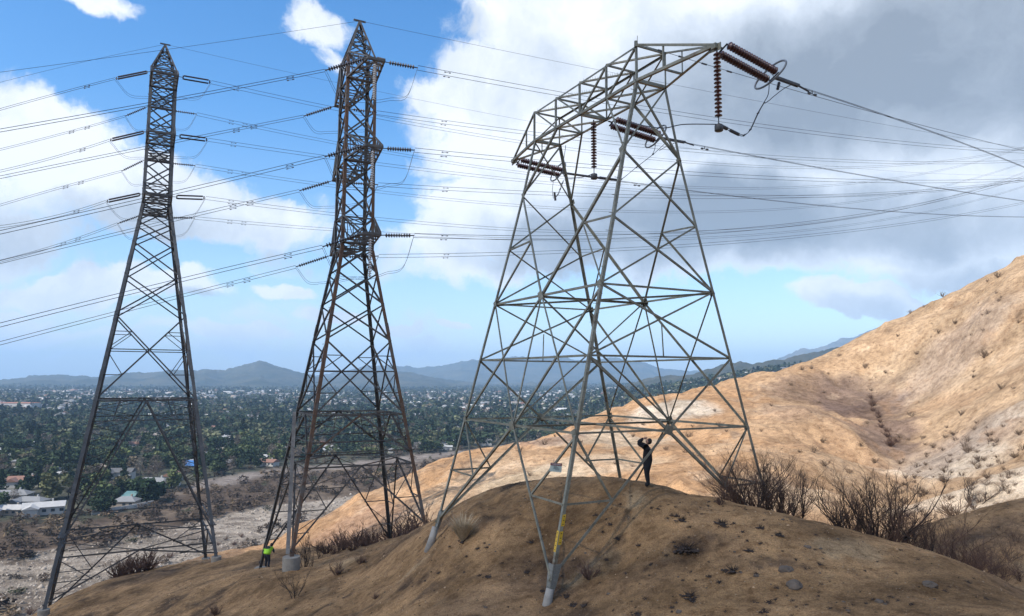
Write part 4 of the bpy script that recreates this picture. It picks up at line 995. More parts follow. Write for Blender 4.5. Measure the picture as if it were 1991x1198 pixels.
for px_, py_ in gul:
    p = hit(px_ + random.uniform(-4, 4), py_, 45)
    if p: place(brn[i % 3], p, random.uniform(1.0, 1.7), wd=random.uniform(.8, 1.1), label='burnt bush in the dark gully of the sandy hillside', group='burnt bushes lining the hillside gully'); i += 1
for _ in range(130):
    px_ = random.uniform(1000, 1991); py_ = random.uniform(520, 1000)
    p = hit(px_, py_, 50)
    if p and KM(p.x, p.y) > 62 and p.y < 175: place(sml[i % 4], p - V3(0, 0, .05), random.uniform(.25, .6) * (p.y / 90) ** .5, wd=random.uniform(.8, 1.3)); i += 1
for _ in range(75):
    px_ = random.uniform(1740, 1991); py_ = random.uniform(830, 1010)
    p = hit(px_, py_, 44)
    if p and KM(p.x, p.y) > 60: place(sml[i % 4], p - V3(0, 0, .05), random.uniform(.3, .95), wd=random.uniform(.9, 1.4)); i += 1
# saddle below the rusty pylon
for a in ((640, 1040, 55, 1.1), (655, 1050, 52, 1), (672, 1040, 55, 1), (690, 1045, 52, 1.1), (705, 1030, 57, 1), (722, 1040, 52, 1.0), (735, 1045, 50, 1.0), (745, 1040, 54, 1.2), (700, 1010, 66, 1.3), (725, 1015, 66, 1.2), (668, 1020, 64, 1.2)):
    place_top(brn[i % 3], *a[:3], a[3], label='burnt bush on the saddle between the rusty pylon legs'); i += 1
for a in ((790, 985, 58, 1.0), (805, 975, 60, 1.0), (815, 985, 55, .9), (822, 970, 62, .9), (800, 1000, 52, .9)):
    place_top(brn[i % 3], *a[:3], a[3], label='reddish burnt bush beside the right foot of the rusty pylon', group='burnt bushes by the right foot of the rusty pylon'); i += 1
for a, lb in (((598, 1025, 46.5, .8), 'crooked charred sapling right of the round concrete pier'), ((612, 1065, 44.5, .6), 'thin charred sapling on the bare saddle'), ((665, 1050, 50, .9), 'charred sapling in front of the saddle bushes'), ((628, 1045, 49, .8), 'forked charred sapling rising behind the bare saddle')):
    place_top(tre[i % 3], *a[:3], a[3], label=lb, group='charred saplings'); i += 1
for a, b_, h, lb in ((573, 1162, 1.6, 'charred stick plant below the round concrete pier'), (420, 1196, .7, 'low charred twigs at the foot of the slope'), (655, 1118, .9, 'pale-tipped burnt stump on the saddle'), (730, 1165, .35, 'black twig lying on the slope'), (1400, 982, .4, 'small burnt shrub by the knee of the knoll pylon leg')):
    p = hit(a, b_)
    if p: place((tre if h > 1 else brn)[i % 3], p, h, label=lb, group='single charred plants'); i += 1
for px_, py_ in ((60, 1195), (240, 1130), (260, 1125), (280, 1110), (225, 1140), (300, 1105), (330, 1085), (440, 1050), (455, 1060), (425, 1060), (470, 1045)):
    p = hit(px_, py_, 66)
    if p: place(brn[i % 3], p, random.uniform(1.6, 2.8), wd=1.2, label='brown burnt bush on the slope below the dark left pylon', group='burnt bushes below the dark left pylon'); i += 1
# charred stubs on the knoll
def stub(seed):
    rr = random.Random(seed); mb = MB()
    for _ in range(26):
        a = rr.uniform(0, 6.28); q = rr.uniform(0, .9); c = V3(math.cos(a) * q, math.sin(a) * q, rr.uniform(-.1, .12)); s = rr.uniform(.10, .30) * (1.1 - q * .6); pts = []
        m = bmesh.new(); bmesh.ops.create_icosphere(m, subdivisions=1, radius=s)
        V = [c + V3(v.co.x * rr.uniform(.7, 1.4), v.co.y * rr.uniform(.7, 1.4), v.co.z * rr.uniform(.35, .8)) for v in m.verts]; F = [tuple(v.index for v in f.verts) for f in m.faces]; m.free(); mb.add(V, F)
    for _ in range(24):
        a = rr.uniform(0, 6.28); t = rr.uniform(.2, 1.2); p = V3(math.cos(a) * .2 * rr.random(), math.sin(a) * .2 * rr.random(), 0); d = V3(math.cos(a) * t, math.sin(a) * t, 1).normalized(); mb.tube([p, p + d * .4, p + d * .75 + V3(rr.uniform(-.12, .12), rr.uniform(-.12, .12), 0)], [.03, .02, .008], 3, False)
    return mb
# dry blade tuft
def tuft(seed, n, h):
    rr = random.Random(seed); mb = MB()
    for _ in range(n):
        a = rr.uniform(0, 6.28); t = rr.uniform(.05, .85) ** .8; L_ = h * rr.uniform(.6, 1.0); w = rr.uniform(.012, .022); p = V3(math.cos(a) * .06, math.sin(a) * .06, 0); d = V3(math.cos(a) * t, math.sin(a) * t, 1).normalized(); s = V3(-math.sin(a), math.cos(a), 0) * w
        q = p + d * L_ * .55; e = q + (d + V3(math.cos(a), math.sin(a), 0) * rr.uniform(0, .5) - V3(0, 0, rr.uniform(0, .4))).normalized() * L_ * .45
        mb.add([p - s, p + s, q + s * .8, q - s * .8, e], [(0, 1, 2, 3), (3, 2, 4)])
    return mb
p = hit(900, 1052); tf_ = thing('grass_tuft', 'spiky dry blade tuft with a charred base beside the left foot of the near pylon', 'plant', tuple(p))
tb = tuft(5, 260, 1.35); tb.v = [(a + p.x, b_ + p.y, c + p.z) for a, b_, c in tb.v]; tb.build('dry_blades', M['straw'], tf_)
tb = stub(77); tb.v = [(a * .34 + p.x + .10, b_ * .34 + p.y, c * .34 + p.z) for a, b_, c in tb.v]; tb.build('charred_base', M['char'], tf_)
for a, b_, h, lb in ((1028, 920 + 140, .5, ''),) if 0 else ((700, 1096, .55, 'small spiky burnt tuft with pale tips on the bare saddle'), (1146, 1125, .7, 'soft dark burnt shrub in front of the near pylon foot')):
    p = hit(a, b_); place(brn[i % 3], p, h, wd=1.2, label=lb, group='spiky burnt tufts'); i += 1
stb = [proto('charred_stub', stub(90 + k), 'char', 'black charred plant stub on the brown knoll', 'burnt stub', 'charred stubs dotted over the brown knoll') for k in range(4)]
ci = [(895, 785, 1), (930, 850, 1), (1240, 895, 2.6), (1225, 905, 2), (1265, 905, 1.6), (1395, 780, 1.8), (1405, 795, 1.2), (1450, 782, .8), (1570, 802, 1), (1445, 995, 1.5), (1255, 1105, 1.7), (1265, 1125, 1.3), (1080, 965, .8), (525, 1000, 1.2), (410, 960, .8), (125, 1005, 1), (1520, 905, 1),
      (1340, 1020, .8), (1385, 1045, .6), (1215, 765, 1.3), (1195, 750, 1), (1025, 880, .9), (1610, 1135, .9), (1650, 832, 1), (345, 1020, .9), (310, 1015, .7), (300, 895, 1), (340, 890, .8), (575, 805, .8), (690, 775, .8), (830, 745, 1), (880, 945, .7), (1020, 1190, 1), (735, 1150, 1.4), (700, 1110, 1.2), (780, 1150, 1), (590, 1085, .9), (1175, 1160, .6), (1590, 1180, 1), (540, 865, .9), (1490, 820, .5), (860, 820, .6), (330, 870, .6), (250, 930, .5), (1620, 700, .5)]
for a, b_, s in ci:
    p = hit(800 + a / 2.3125, 680 + b_ / 2.3125)
    if p and p.y < 60: place(stb[i % 4], p, .11 * s * random.uniform(1.0, 1.5), wd=random.uniform(1.1, 1.7)); i += 1
for _ in range(240):
    px_ = random.choice([random.uniform(500, 1991), random.uniform(1200, 1900)]); py_ = random.uniform(960, 1198); p = hit(px_, py_)
    if p and p.y < 50: place(stb[i % 4], p - V3(0, 0, .01), random.uniform(.03, .09), wd=random.uniform(1.0, 1.8)); i += 1
def rockmesh(seed):
    m = bmesh.new(); bmesh.ops.create_icosphere(m, subdivisions=3, radius=1); rr = random.Random(seed); o = V3(rr.random() * 9, rr.random() * 9, rr.random() * 9)
    from mathutils import noise as mn
    for v in m.verts: v.co *= 1 + .38 * mn.noise(v.co * 1.1 + o) + .14 * mn.noise(v.co * 3 + o); v.co.z *= .62
    mb = MB(); mb.add([v.co for v in m.verts], [tuple(v.index for v in f.verts) for f in m.faces]); m.free(); return mb
rk = [proto('rock', rockmesh(k), 'rock', 'brown rock resting on the knoll', 'rock', 'rocks lying on the brown knoll') for k in range(3)]
for a, b_, s, lb in ((1528, 1108, .17, 'dark flat rock just above another on the right slope of the knoll'), (1543, 1138, .20, 'biggest dark rock on the right slope of the knoll'), (1808, 1137, .15, 'lone rounded rock low on the far right of the knoll'), (1570, 1064, .09, None), (1710, 1170, .1, None), (1320, 1190, .08, None), (1470, 1120, .07, None)):
    p = hit(a, b_); place(rk[i % 3], p, s, wd=1.1, label=lb); i += 1
for _ in range(60):
    p = hit(random.uniform(560, 1991), random.uniform(960, 1198))
    if p and p.y < 50: place(rk[i % 3], p, random.uniform(.018, .055), wd=1.1); i += 1
# fine gravel
oct_ = np.array([(1, 0, 0), (0, 1, 0), (-1, 0, 0), (0, -1, 0), (0, 0, .8), (0, 0, -.8)], float); octf = np.array([(0, 1, 4), (1, 2, 4), (2, 3, 4), (3, 0, 4), (1, 0, 5), (2, 1, 5), (3, 2, 5), (0, 3, 5)])
N_ = 30000; gd = rng.uniform(13, 55, N_); ga = rng.uniform(-.62, .78, N_); X = ga * gd; Z = ground(X, gd); s = rng.uniform(.008, .022, N_) * (1 + 1.1 * (rng.rand(N_) < .12)) * (gd / 22) ** .5
V = (oct_[None] * (rng.uniform(.6, 1.3, (N_, 6, 1)) * s[:, None, None])) + np.stack([X, gd, Z], 1)[:, None]
tint = np.array((.20, .135, .08))[None] * rng.uniform(.2, 2.1, (N_, 1)); tint = np.repeat(tint, 6, 0)
F = octf[None] + (np.arange(N_) * 6)[:, None, None]
M['gravel'] = leaf_mat('gravel_stones', None, True)
tag(np_obj('gravel', V.reshape(-1, 3), F.reshape(-1, 3), M['gravel'], None, False, tint), kind='stuff')

# ---------------------------------------------------------------- trees of the valley town
def crown_pts(kind, seed, n, size):
    r = np.random.RandomState(seed)
    if kind == 'oak':
        k = 9; c = r.normal(0, 1, (k, 3)) * (.26, .26, .15) + (0, 0, .60); rad_ = r.uniform(.18, .32, k); j = r.randint(0, k, n)
        d = r.normal(0, 1, (n, 3)); d /= np.linalg.norm(d, axis=1)[:, None]; P = c[j] + d * (rad_[j] * r.uniform(.55, 1.05, n))[:, None]; P[:, 2] = np.clip(P[:, 2], .18, 1.1)
    elif kind == 'pine':
        z = r.uniform(.12, 1, n) ** .9; a = r.uniform(0, 6.28, n); q = (1.03 - z) * .27 * r.uniform(.4, 1.1, n) * (1 + .3 * np.sin(z * 26)); P = np.stack([np.cos(a) * q, np.sin(a) * q, z], 1)
    else:
        a = r.uniform(0, 6.28, n); z = r.uniform(.3, 1, n); q = .34 * np.sqrt(np.clip(1 - ((z - .6) / .45) ** 2, 0, 1)) * r.uniform(.2, 1.05, n); P = np.stack([np.cos(a) * q, np.sin(a) * q, z], 1)
    a1 = r.normal(0, 1, (n, 3)); a1 /= np.linalg.norm(a1, axis=1)[:, None]; a2 = np.cross(a1, r.normal(0, 1, (n, 3))); a2 /= np.linalg.norm(a2, axis=1)[:, None]
    s = size * r.uniform(.6, 1.3, n)[:, None]
    if kind == 'bare': a2 = a2 * .22
    return np.stack([P + a1 * s, P + a2 * s, P - a1 * s, P - a2 * s], 1)   # n,4,3
pt = []
def tree_proto(kind, seed, name, label, cat, group, n, size, mat):
    t = thing(name, label, cat, (0, 0, 0), group); Q = crown_pts(kind, seed, n, size)
    np_obj('crown', Q.reshape(-1, 3), np.arange(n * 4).reshape(n, 4), M[mat], t)
    mb = MB(); rr = random.Random(seed); mb.tube([V3(0, 0, -.08), V3(.01, 0, .3), V3(0, .01, .62)], [.035, .026, .012], 6)
    for k in range(5): a = rr.uniform(0, 6.28); mb.tube([V3(0, 0, rr.uniform(.22, .45)), V3(math.cos(a) * .24, math.sin(a) * .24, rr.uniform(.5, .75))], [.016, .005], 4)
    mb.build('trunk', M['bark'], t); t['used'] = 0; pt.append(t); return t
LB = dict(oak='round-headed dark green tree among the houses of the valley town', pine='pointed dark conifer among the houses of the valley town', bare='grey leafless tree among the houses of the valley town')
GP = dict(oak='round-headed trees of the valley town', pine='conifers of the valley town', bare='leafless trees of the valley town')
PR = dict(oak=[tree_proto('oak', s, 'oak_tree', LB['oak'], 'tree', GP['oak'], 520, .075, 'oak') for s in (1, 2, 3, 4)],
          pine=[tree_proto('pine', s, 'pine_tree', LB['pine'], 'tree', GP['pine'], 420, .055, 'pine') for s in (5, 6)],
          bare=[tree_proto('bare', s, 'bare_tree', LB['bare'], 'tree', GP['bare'], 420, .06, 'bare') for s in (7, 8)])
def town_ok(x, y):
    p = W / 2 + FPX * x / y; lim = np.interp(p, *zip(*TOWN)); return -VZ * FPX / (lim - 735)
houses = []; occ = []
# ---- houses
M['wallw'] = plain('house_wall', (.42, .40, .37), .8, 0, .08, .2); M['wallt'] = plain('house_wall_tan', (.28, .23, .18), .8, 0, .1, .2)
RC = dict(grey=(.20, .20, .20), pale=(.37, .36, .345), tan=(.24, .20, .165), red=(.22, .115, .08), dark=(.10, .098, .095))
for k, c in RC.items(): M['roof_' + k] = plain('roof_' + k, c, .85, 0, .12, .6)
M['pane'] = plain('window_glass', (.03, .04, .05), .15); M['teal'] = plain('teal_roof', (.09, .18, .18), .6); M['bluetarp'] = plain('blue_tarp', (.03, .13, .34), .6); M['orangeroof'] = plain('orange_roof', (.42, .17, .10), .8)
def house_proto(w, d, h, rh, hip, roof, wall, label, group='houses of the valley town', name='house'):
    t = thing(name, label, 'house', (0, 0, 0), group); b = MB(); b.bar((-w / 2, 0, h / 2 - .5), (w / 2, 0, h / 2 - .5), d, h + 1)
    if w > 12: b.bar((-w * .28, d * .6, h / 2 - .5), (-w * .28, -d * .95, h / 2 - .5), w * .34, h * .96 + 1)
    b.build('wall', M[wall], t)
    b = MB(); o = .6; e = d * .45 if hip else 0
    def rf(x0, x1, y0, y1, z, rh, e):
        ym = (y0 + y1) / 2; b.add([(x0, y0, z), (x1, y0, z), (x1, y1, z), (x0, y1, z), (x0 + e, ym, z + rh), (x1 - e, ym, z + rh), (x0, y0, z - .2), (x1, y0, z - .2), (x1, y1, z - .2), (x0, y1, z - .2)],
              [(0, 1, 5, 4), (2, 3, 4, 5), (1, 2, 5), (3, 0, 4), (6, 7, 1, 0), (7, 8, 2, 1), (8, 9, 3, 2), (9, 6, 0, 3), (9, 8, 7, 6)])
    rf(-w / 2 - o, w / 2 + o, -d / 2 - o, d / 2 + o, h, rh, e)
    if w > 12:
        x0, x1 = -w * .45 - o, -w * .11 + o; b.add([(x0, -d * .95 - o, h - .05), (x1, -d * .95 - o, h - .05), (x1, 0, h - .05), (x0, 0, h - .05), ((x0 + x1) / 2, -d * .95 - o, h + rh * .8), ((x0 + x1) / 2, 0, h + rh * .8)], [(0, 1, 4), (1, 2, 5, 4), (3, 0, 4, 5), (2, 3, 5), (3, 2, 1, 0)])
    rfo = b.build('roof', M[roof], t); bc = MB().bar((w * .2, d * .1, h), (w * .2, d * .1, h + rh + .9), .9, .7).build('chimney', M[wall], rfo, org=(0, 0, 0))
    for x in np.arange(-w * .02, w * .46, 3.2): MB().bar((x, -d / 2 - .02, h * .55), (x + 1.5, -d / 2 - .02, h * .55), .08, 1.2).build('window', M['pane'], t)
    t['used'] = 0; return t
HP = []
for k, (rc, wl_) in enumerate((('grey', 'wallw'), ('pale', 'wallw'), ('tan', 'wallt'), ('dark', 'wallw'), ('pale', 'wallt'), ('red', 'wallw'), ('grey', 'wallt'), ('pale', 'wallw'))):
    rn = dict(grey='grey', pale='pale', tan='tan', red='red', dark='dark')[rc]
    HP.append(house_proto((18, 15, 20, 14, 16, 15, 11, 22)[k], (9, 10, 9, 8, 8, 9, 8, 11)[k], (3.2, 3.4, 3.2, 5.6, 3.2, 3.4, 3.2, 3.6)[k], (2.2, 1.6, 2.4, 2, 2, 2.2, 2, 1.5)[k], k % 2 == 0, 'roof_' + rc, wl_,
        f'{rn}-roofed house with {"white" if wl_ == "wallw" else "tan"} walls among the trees of the valley town', f'{rn}-roofed houses of the valley town'))
def use(p, loc, rz, sc, label=None, group=None):
    if not p['used']:
        p['used'] = 1; p.location = loc; p.rotation_euler[2] = rz; p.scale = (sc, sc, sc)
        if label: p['label'] = label
        if group: p['group'] = group
        return p
    return dup(p, loc, rz, sc, label, group)
def vhit(px_, py_):
    r = ray(px_, py_); d = 200.0
    for _ in range(30):
        z = float(ground(np.array([r.x / r.y * d]), np.array([d]))[0]); dn = z / r.z * r.y if r.z < 0 else 4000; d = .5 * d + .5 * min(max(dn, 120), 6000)
    return V3(r.x / r.y * d, d, float(ground(np.array([r.x / r.y * d]), np.array([d]))[0]))
spec = [(233, 936, 3, .15, 1.0, 'white two-storey house among dark trees seen between the left pylon legs'), (85, 998, 1, .5, 1.0, 'broad pale-roofed house at the edge of the burnt slope'), (22, 972, 0, .2, .9, 'grey-roofed house partly cut by the edge of view'),
        (20, 1000, 4, .1, .8, 'small pale-roofed house in front of the grey-roofed one'), (300, 948, 0, -.2, 1.0, 'low grey-roofed house beside the white two-storey one'), (320, 945, 7, .3, .7, 'pale-roofed house beside the low grey-roofed one'),
        (245, 985, 6, .1, .9, 'house standing just behind the pale garden wall'), (885, 864, 1, .2, .8, 'pale-roofed house at the town edge by the sandy hill'), (930, 860, 4, -.1, .8, 'second pale house at the town edge by the sandy hill'), (860, 868, 0, 0, .7, 'grey house at the town edge by the sandy hill'),
        (1195, 790, 7, .2, 1.0, 'white house above the sandy hill seen through the near pylon'), (1212, 798, 3, .1, 1.1, 'tall white house above the sandy hill seen through the near pylon'), (48, 945, 5, .3, 1.0, 'red-roofed house deep in the dark trees'), (980, 705 + 70, 1, .2, 1.2, 'bright house far up the town seen past the near pylon')]
for px_, py_, k, rz, sc, lb in spec:
    p = vhit(px_, py_); use(HP[k], p, rz, sc, lb, 'single houses'); occ.append((p.x, p.y, 11 * sc))
cand = []
yy = 300.0; rowi = 0
while yy < 3000:
    step = 24 + yy * .006; lim = yy * .74; xx = -lim + rng.uniform(0, step)
    while xx < lim:
        x, y = xx + rng.uniform(-7, 7), yy + rng.uniform(-6, 6)
        if y > town_ok(x, y) + 12 and math.hypot(x, y) > 330: cand.append((x, y))
        xx += step * rng.uniform(.75, 1.5)
    yy += step * 1.15; rowi += 1
cand = [c for c in cand if all((c[0] - o[0]) ** 2 + (c[1] - o[1]) ** 2 > (o[2] + 12) ** 2 for o in occ)]
cand.sort(key=lambda c: c[1]); cand = [c for c in cand if rng.rand() < .60 or (c[1] > 900 and rng.rand() < .75)]
nh = 270; gcs = ground(np.array([c[0] for c in cand]), np.array([c[1] for c in cand]))
for (x, y), g in zip(cand[:nh], gcs[:nh]):
    k = rng.choice(8, p=(.18, .20, .12, .10, .12, .06, .10, .12)); use(HP[k], (x, y, g), rng.choice([0, 1.57, .2, -.25]) + rng.uniform(-.12, .12), rng.uniform(.6, .9)); occ.append((x, y, 7))
# remaining far houses, one merged mass
HV, HF, HC = [], [], []; bx = np.array([(-1, -1, 0), (1, -1, 0), (1, 1, 0), (-1, 1, 0), (-1, -1, 1), (1, -1, 1), (1, 1, 1), (-1, 1, 1), (-.7, 0, 1.6), (.7, 0, 1.6)], float)
bf = [(0, 1, 5, 4), (1, 2, 6, 5), (2, 3, 7, 6), (3, 0, 4, 7)]; tf4 = [(4, 5, 9, 8), (6, 7, 8, 9), (5, 6, 9, 9), (7, 4, 8, 8)]
k = 0
for (x, y), g in zip(cand[nh:], gcs[nh:]):
    if rng.rand() < .30: continue
    big_ = rng.rand() < .10 and y > 1000; w, d, h = rng.uniform(6, 12) * (2.4 if big_ else 1), rng.uniform(4.5, 7) * (1.8 if big_ else 1), rng.uniform(3.2, 5.5); a = rng.uniform(-.3, .3) + rng.choice([0, 1.57])
    V = bx * (w, d, h); V = V @ np.array([[math.cos(a), math.sin(a), 0], [-math.sin(a), math.cos(a), 0], [0, 0, 1]]) + (x, y, g)
    HV.append(V); HF += [[i_ + k for i_ in f] for f in bf] ; HF += [[i_ + k for i_ in f] for f in tf4]
    rc = np.array(list(RC.values())[rng.choice(5, p=(.25, .40, .13, .10, .12))]); cc = np.tile(rc, (10, 1)); cc[:4] = (.34, .32, .30); HC.append(cc); k += 10
HF = np.array(HF); M['farhouse'] = leaf_mat('far_houses', None, True)
tri = HF[:, 2] == HF[:, 3]; HF3 = np.concatenate([HF[:, [0, 1, 2]], HF[~tri][:, [0, 2, 3]]])
tag(np_obj('far_houses', np.concatenate(HV), HF3, M['farhouse'], None, False, np.concatenate(HC)), kind='stuff')
def build_block(px_, py_, w, d, h, roof, label):
    p = vhit(px_, py_); t = thing('warehouse', label, 'building', tuple(p)); MB().bar(p + V3(-w / 2, 0, h / 2), p + V3(w / 2, 0, h / 2), d, h).build('wall', M['wallw'], t)
    MB().bar(p + V3(-w / 2 - .5, 0, h + .4), p + V3(w / 2 + .5, 0, h + .4), d + 1, .8).build('roof', M[roof], t); occ.append((p.x, p.y, w * .6))
build_block(36, 793, 62, 30, 9, 'orangeroof', 'long low building with an orange roof far across the valley')
build_block(120, 786, 60, 24, 8, 'roof_pale', 'long pale flat-roofed building beside the orange one')
build_block(265, 840, 15, 10, 4, 'teal', 'teal-roofed building hidden in the trees') if 0 else None
p = vhit(254, 976); t = thing('shed', 'small teal-roofed shed behind the pale garden wall', 'shed', tuple(p)); MB().bar(p + V3(-3, 0, 1.5), p + V3(3, 0, 1.5), 5, 3).build('wall', M['wallw'], t); MB().poly([p + V3(-3.4, -2.8, 3), p + V3(3.4, -2.8, 3), p + V3(3.4, 0, 5)], .1, (0, -1, 0)).poly([p + V3(-3.4, -2.8, 3), p + V3(3.4, -2.8, 3), p + V3(3.4, 2.8, 4.6), p + V3(-3.4, 2.8, 4.6)], .15, (0, -.3, 1)).build('roof', M['teal'], t)
p = vhit(372, 908); tag(MB().poly([p + V3(-6, -2, 1.2), p + V3(5, -3, .8), p + V3(6, 3, 3.6), p + V3(-5, 4, 4.0)], .1, (0, -.3, 1)).build('tarpaulin', M['bluetarp'], org=tuple(p)), 'bright blue tarpaulin spread at the edge of the burnt ground', 'tarpaulin')
b = MB(); wp = [vhit(a, b_) for a, b_ in ((178, 1002), (215, 996), (255, 990), (298, 981))]
for p, q in zip(wp, wp[1:]): b.bar(p + V3(0, 0, .8), q + V3(0, 0, .8), .4, 2.2)
tag(b.build('garden_wall', M['wallw'], org=tuple(wp[0])), 'long pale garden wall along the edge of the burnt slope', 'wall')
# ---- trees
tc = []; yy = 300.0
while yy < 1150:
    step = 12.5; lim = yy * .76; xx = -lim
    while xx < lim:
        x, y = xx + rng.uniform(-5, 5), yy + rng.uniform(-5, 5)
        if y > town_ok(x, y) + 3 and math.hypot(x, y) > 315 and rng.rand() < .84 + .4 * (vnoise(np.array([x / 45]), np.array([y / 45]))[0] - .5): tc.append((x, y))
        xx += step
    yy += step
oc = np.array([(o[0], o[1], o[2]) for o in occ]); tc = np.array(tc)
keep = np.array([((oc[:, 0] - x) ** 2 + ((oc[:, 1] - y - 2) * .8) ** 2 > (oc[:, 2] * .95) ** 2).all() for x, y in tc]); tc = tc[keep]
az = np.abs(tc[:, 0] / tc[:, 1]); inv = (az < .735)
pxx = W / 2 + FPX * tc[:, 0] / tc[:, 1]; hid = (pxx > 1010)     # behind the sandy hills
order = np.argsort(tc[:, 1] + np.where(inv & ~hid, 0, 5000)); near = order[:295]; rest = order[295:]
sel = []
for j in near:
    x, y = tc[j]; u_ = rng.rand(); k = 'oak' if u_ < .66 else ('pine' if u_ < .80 else 'bare'); pr = PR[k][rng.randint(len(PR[k]))]; h = rng.uniform(5.5, 12) * (1.35 if k == 'pine' else 1)
    loc = (x, y, gz(x, y)); w = h * rng.uniform(1.0, 1.45) if k == 'oak' else h
    if not pr['used']: pr['used'] = 1; pr.location = loc; pr.rotation_euler[2] = rng.uniform(0, 6.28); pr.scale = (w, w, h)
    else: dup(pr, loc, rng.uniform(0, 6.28), (w, w, h))
# the woods beyond: too many to count
VV, CC = [], []
def mass(xs, ys, hmin, hmax, nq, sz, pcon=.12, pbare=.14, wsc=1.3, zoff=0.0):
    if not len(xs): return
    zs = ground(xs, ys) + zoff; lib = {k: [crown_pts(k, 100 + s, nq, sz) for s in range(5)] for k in ('oak', 'pine', 'bare')}
    kk = rng.rand(len(xs)); n_patch = vnoise(xs / 130 + 9, ys / 130)
    for x, y, z, u_, q_ in zip(xs, ys, zs, kk, n_patch):
        k = 'pine' if u_ < pcon else ('bare' if u_ < pcon + pbare * (.3 + 1.6 * q_) else 'oak'); h = rng.uniform(hmin, hmax) * (1.4 if k == 'pine' else 1); w = h * (wsc if k == 'oak' else 1) * rng.uniform(.8, 1.2)
        a = rng.uniform(0, 6.28); ca, sa = math.cos(a), math.sin(a); Q = lib[k][rng.randint(5)].reshape(-1, 3)
        P = np.stack([(Q[:, 0] * ca - Q[:, 1] * sa) * w + x, (Q[:, 0] * sa + Q[:, 1] * ca) * w + y, Q[:, 2] * h + z], 1); VV.append(P)
        base = dict(oak=[(.020, .036, .017), (.034, .050, .024), (.060, .072, .035), (.10, .105, .055), (.026, .042, .022)][rng.randint(5)], pine=(.02, .038, .02), bare=(.12, .10, .08))[k]
        CC.append(np.tile(np.array(base) * rng.uniform(.75, 1.3), (len(P), 1)))
mass(tc[rest, 0], tc[rest, 1], 6.5, 11.5, 90, .13)
def scatter(y0, y1, dens_step, prob):
    out = []; yy = y0
    while yy < y1:
        st = dens_step(yy); lim = yy * .78; xs = np.arange(-lim, lim, st); xs = xs + rng.uniform(-st * .45, st * .45, len(xs)); ys = yy + rng.uniform(-st * .45, st * .45, len(xs)); out.append(np.stack([xs, ys], 1)[rng.rand(len(xs)) < prob(xs, ys)]); yy += st
    return np.concatenate(out)
S = scatter(1150, 6500, lambda y: 13 + (y - 1150) * .011, lambda x, y: np.clip(.72 + .9 * (vnoise(x / 150, y / 150) - .5) - .22 * sstep(1000, 1300, y) * (1 - sstep(2300, 2900, y)) * (x < .1 * y), 0, 1))
mass(S[:, 0], S[:, 1], 7, 12, 30, .19, .16, .16, 1.5)
# burnt brush of the wash banks
VB, CB = VV, CC
VV, CC = [], []
S = scatter(130, 900, lambda y: 4.2 + y * .004, lambda x, y: np.full(len(x), .62))
if 1:
    px_ = W / 2 + FPX * S[:, 0] / S[:, 1]; d1 = town_ok(S[:, 0], S[:, 1]); dW_ = edge_d(px_, WASHT); dB_ = edge_d(px_, WASHB); g_ = ground(S[:, 0], S[:, 1]); rr_ = np.hypot(S[:, 0], S[:, 1])
    band = ((S[:, 1] > dW_ * 1.0) & (S[:, 1] < d1 + 6)) | ((S[:, 1] < dB_)) ; strp = (S[:, 1] > d1 * .90) & (S[:, 1] < d1 * .985) & (px_ > 380)
    inwash = (S[:, 1] <= dW_) & (S[:, 1] >= dB_) & (vnoise(S[:, 0] / 18, S[:, 1] / 12) > .56) & (rng.rand(len(S)) < .6)
    ok = (g_ < VZ + 26) & (rr_ > 118) & ((band & ~(strp & (rng.rand(len(S)) < .9))) | inwash); S = S[ok]; g_ = g_[ok]
    libb = [crown_pts('bare', 300 + s, 80, .15) for s in range(7)] + [crown_pts('oak', 400 + s, 90, .085) for s in range(3)]
    pal = [(.060, .043, .032), (.085, .062, .044), (.12, .085, .055), (.045, .036, .028), (.16, .115, .07), (.06, .062, .036)]
    for (x, y), z in zip(S, g_):
        h = rng.uniform(1.3, 4.0) * (1 if rng.rand() < .85 else 1.7); w = h * rng.uniform(1.2, 2.2); a = rng.uniform(0, 6.28); Q = (libb[rng.randint(10)].reshape(-1, 3)); P = np.stack([(Q[:, 0] * math.cos(a) - Q[:, 1] * math.sin(a)) * w + x, (Q[:, 0] * math.sin(a) + Q[:, 1] * math.cos(a)) * w + y, (Q[:, 2] - .25) * h + z], 1)
        VV.append(P); CC.append(np.tile(np.array(pal[rng.choice(6, p=(.28, .28, .16, .12, .08, .08))]) * rng.uniform(.8, 1.3), (len(P), 1)))
V = np.concatenate(VV); tag(np_obj('burnt_brush', V, np.arange(len(V)).reshape(-1, 4), M['woods'], None, False, np.concatenate(CC)), kind='stuff'); print('brush', len(V) // 4)
V = np.concatenate(VB); tag(np_obj('woodland', V, np.arange(len(V)).reshape(-1, 4), M['woods'], None, False, np.concatenate(CB)), kind='stuff'); print('woods', len(V) // 4)
# boulders of the dry river
N_ = 16000; bd = rng.uniform(150, 420, N_); ba = rng.uniform(-.76, .02, N_); X = ba * bd; px_ = W / 2 + FPX * ba; ok = (bd < edge_d(px_, WASHT)) & (bd > edge_d(px_, WASHB)) & (ground(X, bd) < VZ + 3); X = X[ok]; bd = bd[ok]; N_ = len(X)
s = rng.uniform(.15, .6, N_) * (1 + 1.2 * (rng.rand(N_) < .06)); V = (oct_[None] * (rng.uniform(.6, 1.3, (N_, 6, 1)) * s[:, None, None])) + np.stack([X, bd, ground(X, bd)], 1)[:, None]
tint = np.repeat(np.array((.30, .255, .208))[None] * rng.uniform(.45, 1.25, (N_, 1)), 6, 0); F = octf[None] + (np.arange(N_) * 6)[:, None, None]
tag(np_obj('river_stones', V.reshape(-1, 3), F.reshape(-1, 3), M['gravel'], None, False, tint), kind='stuff')

